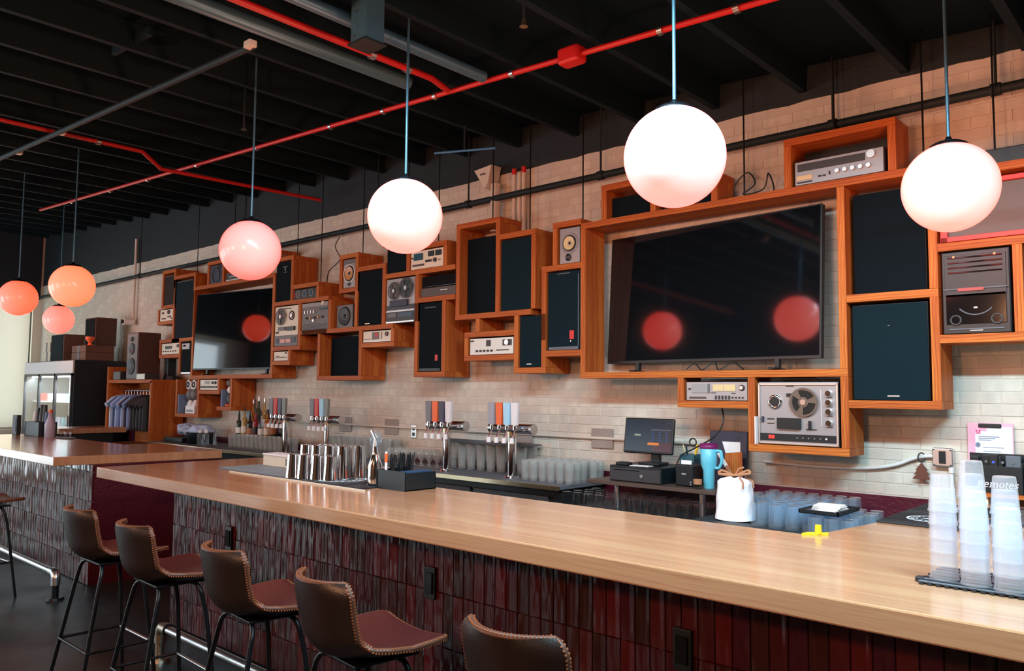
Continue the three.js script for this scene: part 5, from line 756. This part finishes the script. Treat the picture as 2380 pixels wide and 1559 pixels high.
  const crump = (r, s) => { const g = new THREE.IcosahedronGeometry(r, 4), p = g.attributes.position; for (let i = 0; i < p.count; i++) { const v = V(p.getX(i), p.getY(i), p.getZ(i)), k = 1 + 0.22 * Math.sin(v.x * 40 + s) * Math.sin(v.y * 33 + s * 2) * Math.cos(v.z * 37); p.setXYZ(i, v.x * k * 1.3, v.y * k * 0.6, v.z * k); } g.computeVertexNormals(); return g; };
  P(b, 'liner', crump(0.13, 1), M.bluebag, [0, 0.16, 0]);
  solo('crumpled_bag', crump(0.13, 4), M.bluebag, 'pale blue crumpled bag left of the black tub', 'bag', null, [-9.88, 1.135, 0.25]); solo('storage_tub', bx(0.5, 0.06, 0.3, 0, 0.03, 0, 0.01), M.black, 'flat black tub under the crumpled blue bag', 'tub', null, [-9.88, 0.981, 0.3]);
  // liquor bottles on a stepped stand
  const stp = thing('bottle_step', 'black stepped stand for the spirit bottles', 'stand', [-8.4, 0.981, 0.06]); P(stp, 'step', bx(0.9, 0.1, 0.09, 0, 0.05, 0.1, 0.003), M.black); P(stp, 'step', bx(0.9, 0.17, 0.09, 0, 0.085, 0.005, 0.003), M.black);
  const bot = lathe([[0.0001, 0], [0.034, 0], [0.036, 0.01], [0.036, 0.16], [0.03, 0.19], [0.014, 0.215], [0.0125, 0.275], [0.0001, 0.277]], 18), bm = [mat(0.04, 0.05, 0.03, 0.1), mat(0.35, 0.12, 0.03, 0.1), M.tumbler, mat(0.25, 0.02, 0.02, 0.15), mat(0.02, 0.02, 0.025, 0.1), mat(0.4, 0.25, 0.08, 0.12)], bn = ['dark green', 'amber', 'clear', 'red', 'black', 'golden'];
  for (let r = 0; r < 2; r++) for (let i = 0; i < 7; i++) { const k = (i * 5 + r * 2) % 6, t = thing('spirit_bottle', bn[k] + ' spirit bottle, ' + ['first', 'second', 'third', 'fourth', 'fifth', 'sixth', 'seventh'][i] + ' on the ' + ['lower', 'upper'][r] + ' step of the stand', 'bottle', [-8.78 + i * 0.125 + 0.02 * (r % 2), 1.0815 + r * 0.07, 0.16 - r * 0.095], 0, 'spirit bottles on the stand'); t.scale.y = 0.95 + 0.35 * hash(i, r); P(t, 'glass', bot, bm[k]); P(t, 'label', cyl(0.0368, 0.0368, 0.07, 0, 0.085, 0, 'y', 18), [M.paper, M.cream, M.kraft, M.black][(i + r) % 4]); P(t, 'pourer', cyl(0.004, 0.012, 0.05, 0, 0.3, 0, 'y', 10), r ? M.chrome : M.black); }
  for (const [x, z, m, w] of [[-9.05, 0.5, M.paper, 'white topped squeeze bottle, left of two by the black tub'], [-8.97, 0.47, M.cream, 'white topped squeeze bottle, right of two by the black tub']]) { const t = thing('squeeze_bottle', w, 'bottle', [x, 0.981, z]); P(t, 'body', lathe([[0.0001, 0], [0.035, 0], [0.035, 0.13], [0.02, 0.15]], 18), M.tumbler); P(t, 'nozzle', lathe([[0.02, 0.15], [0.016, 0.165], [0.004, 0.2], [0.0001, 0.2]], 14), m); }
  solo('water_pitcher', lathe([[0.0001, 0], [0.06, 0], [0.07, 0.02], [0.075, 0.16], [0.07, 0.2]], 24), M.glass, 'clear glass pitcher on the counter beside the squeeze bottles', 'pitcher', null, [-8.8, 0.981, 0.5]);
  // island bar caddy and bottle
  const ic = thing('condiment_caddy', 'black condiment caddy on the far island bar', 'caddy', [-10.6, 1.0705, 1.72]); P(ic, 'bin', bx(0.5, 0.17, 0.2, 0, 0.085, 0, 0.006), M.black);
  [[-0.2, 'bottle_neck', 0.12, M.paper], [-0.1, 'bottle_neck', 0.16, M.black], [0.02, 'menu_tongs', 0.2, M.dark], [0.13, 'menu_tongs', 0.2, M.dark], [0.2, 'bottle_neck', 0.12, M.bluecloth]].forEach(([x, n, h, m]) => P(ic, n, cyl(0.02, 0.03, h, x, 0.17 + h / 2, 0), m));
  const pb = thing('sauce_bottle', 'lilac bottle with an orange cap beside the condiment caddy', 'bottle', [-10.22, 1.0705, 1.74]); P(pb, 'body', lathe([[0.0001, 0], [0.055, 0], [0.058, 0.15], [0.03, 0.22], [0.02, 0.28], [0.0001, 0.28]], 20), mat(0.42, 0.38, 0.5, 0.4)); P(pb, 'cap', cyl(0.02, 0.024, 0.04, 0, 0.3, 0), M.orange);
  const kc = thing('menu_holder', 'dark menu holder at the picture edge on the island bar', 'menu holder', [-11.0, 1.0705, 1.86]); P(kc, 'stand', bx(0.16, 0.24, 0.05, 0, 0.12, 0, 0.004), M.black); P(kc, 'card', bx(0.12, 0.16, 0.005, 0, 0.12, 0.028), M.slate);
  [0, 1, 2, 3].forEach((i) => solo('shot_glass', lathe([[0.0001, 0.004], [0.02, 0.004], [0.025, 0.065]], 14), M.glass, ['first', 'second', 'third', 'fourth'][i] + ' shot glass on the round tray of the island bar', 'glass', 'shot glasses on the island', [-10.0 + i * 0.09, 1.079, 1.68 + 0.02 * (i % 2)]));
  const tr = thing('round_tray', 'small dark tray under the shot glasses', 'tray', [-9.86, 1.0705, 1.69]); P(tr, 'dish', lathe([[0.0001, 0], [0.19, 0], [0.2, 0.012], [0.195, 0.012], [0.186, 0.006], [0.0001, 0.006]], 28).scale(1, 1, 0.4), M.slate);
}
renderer.render(scene, camera);
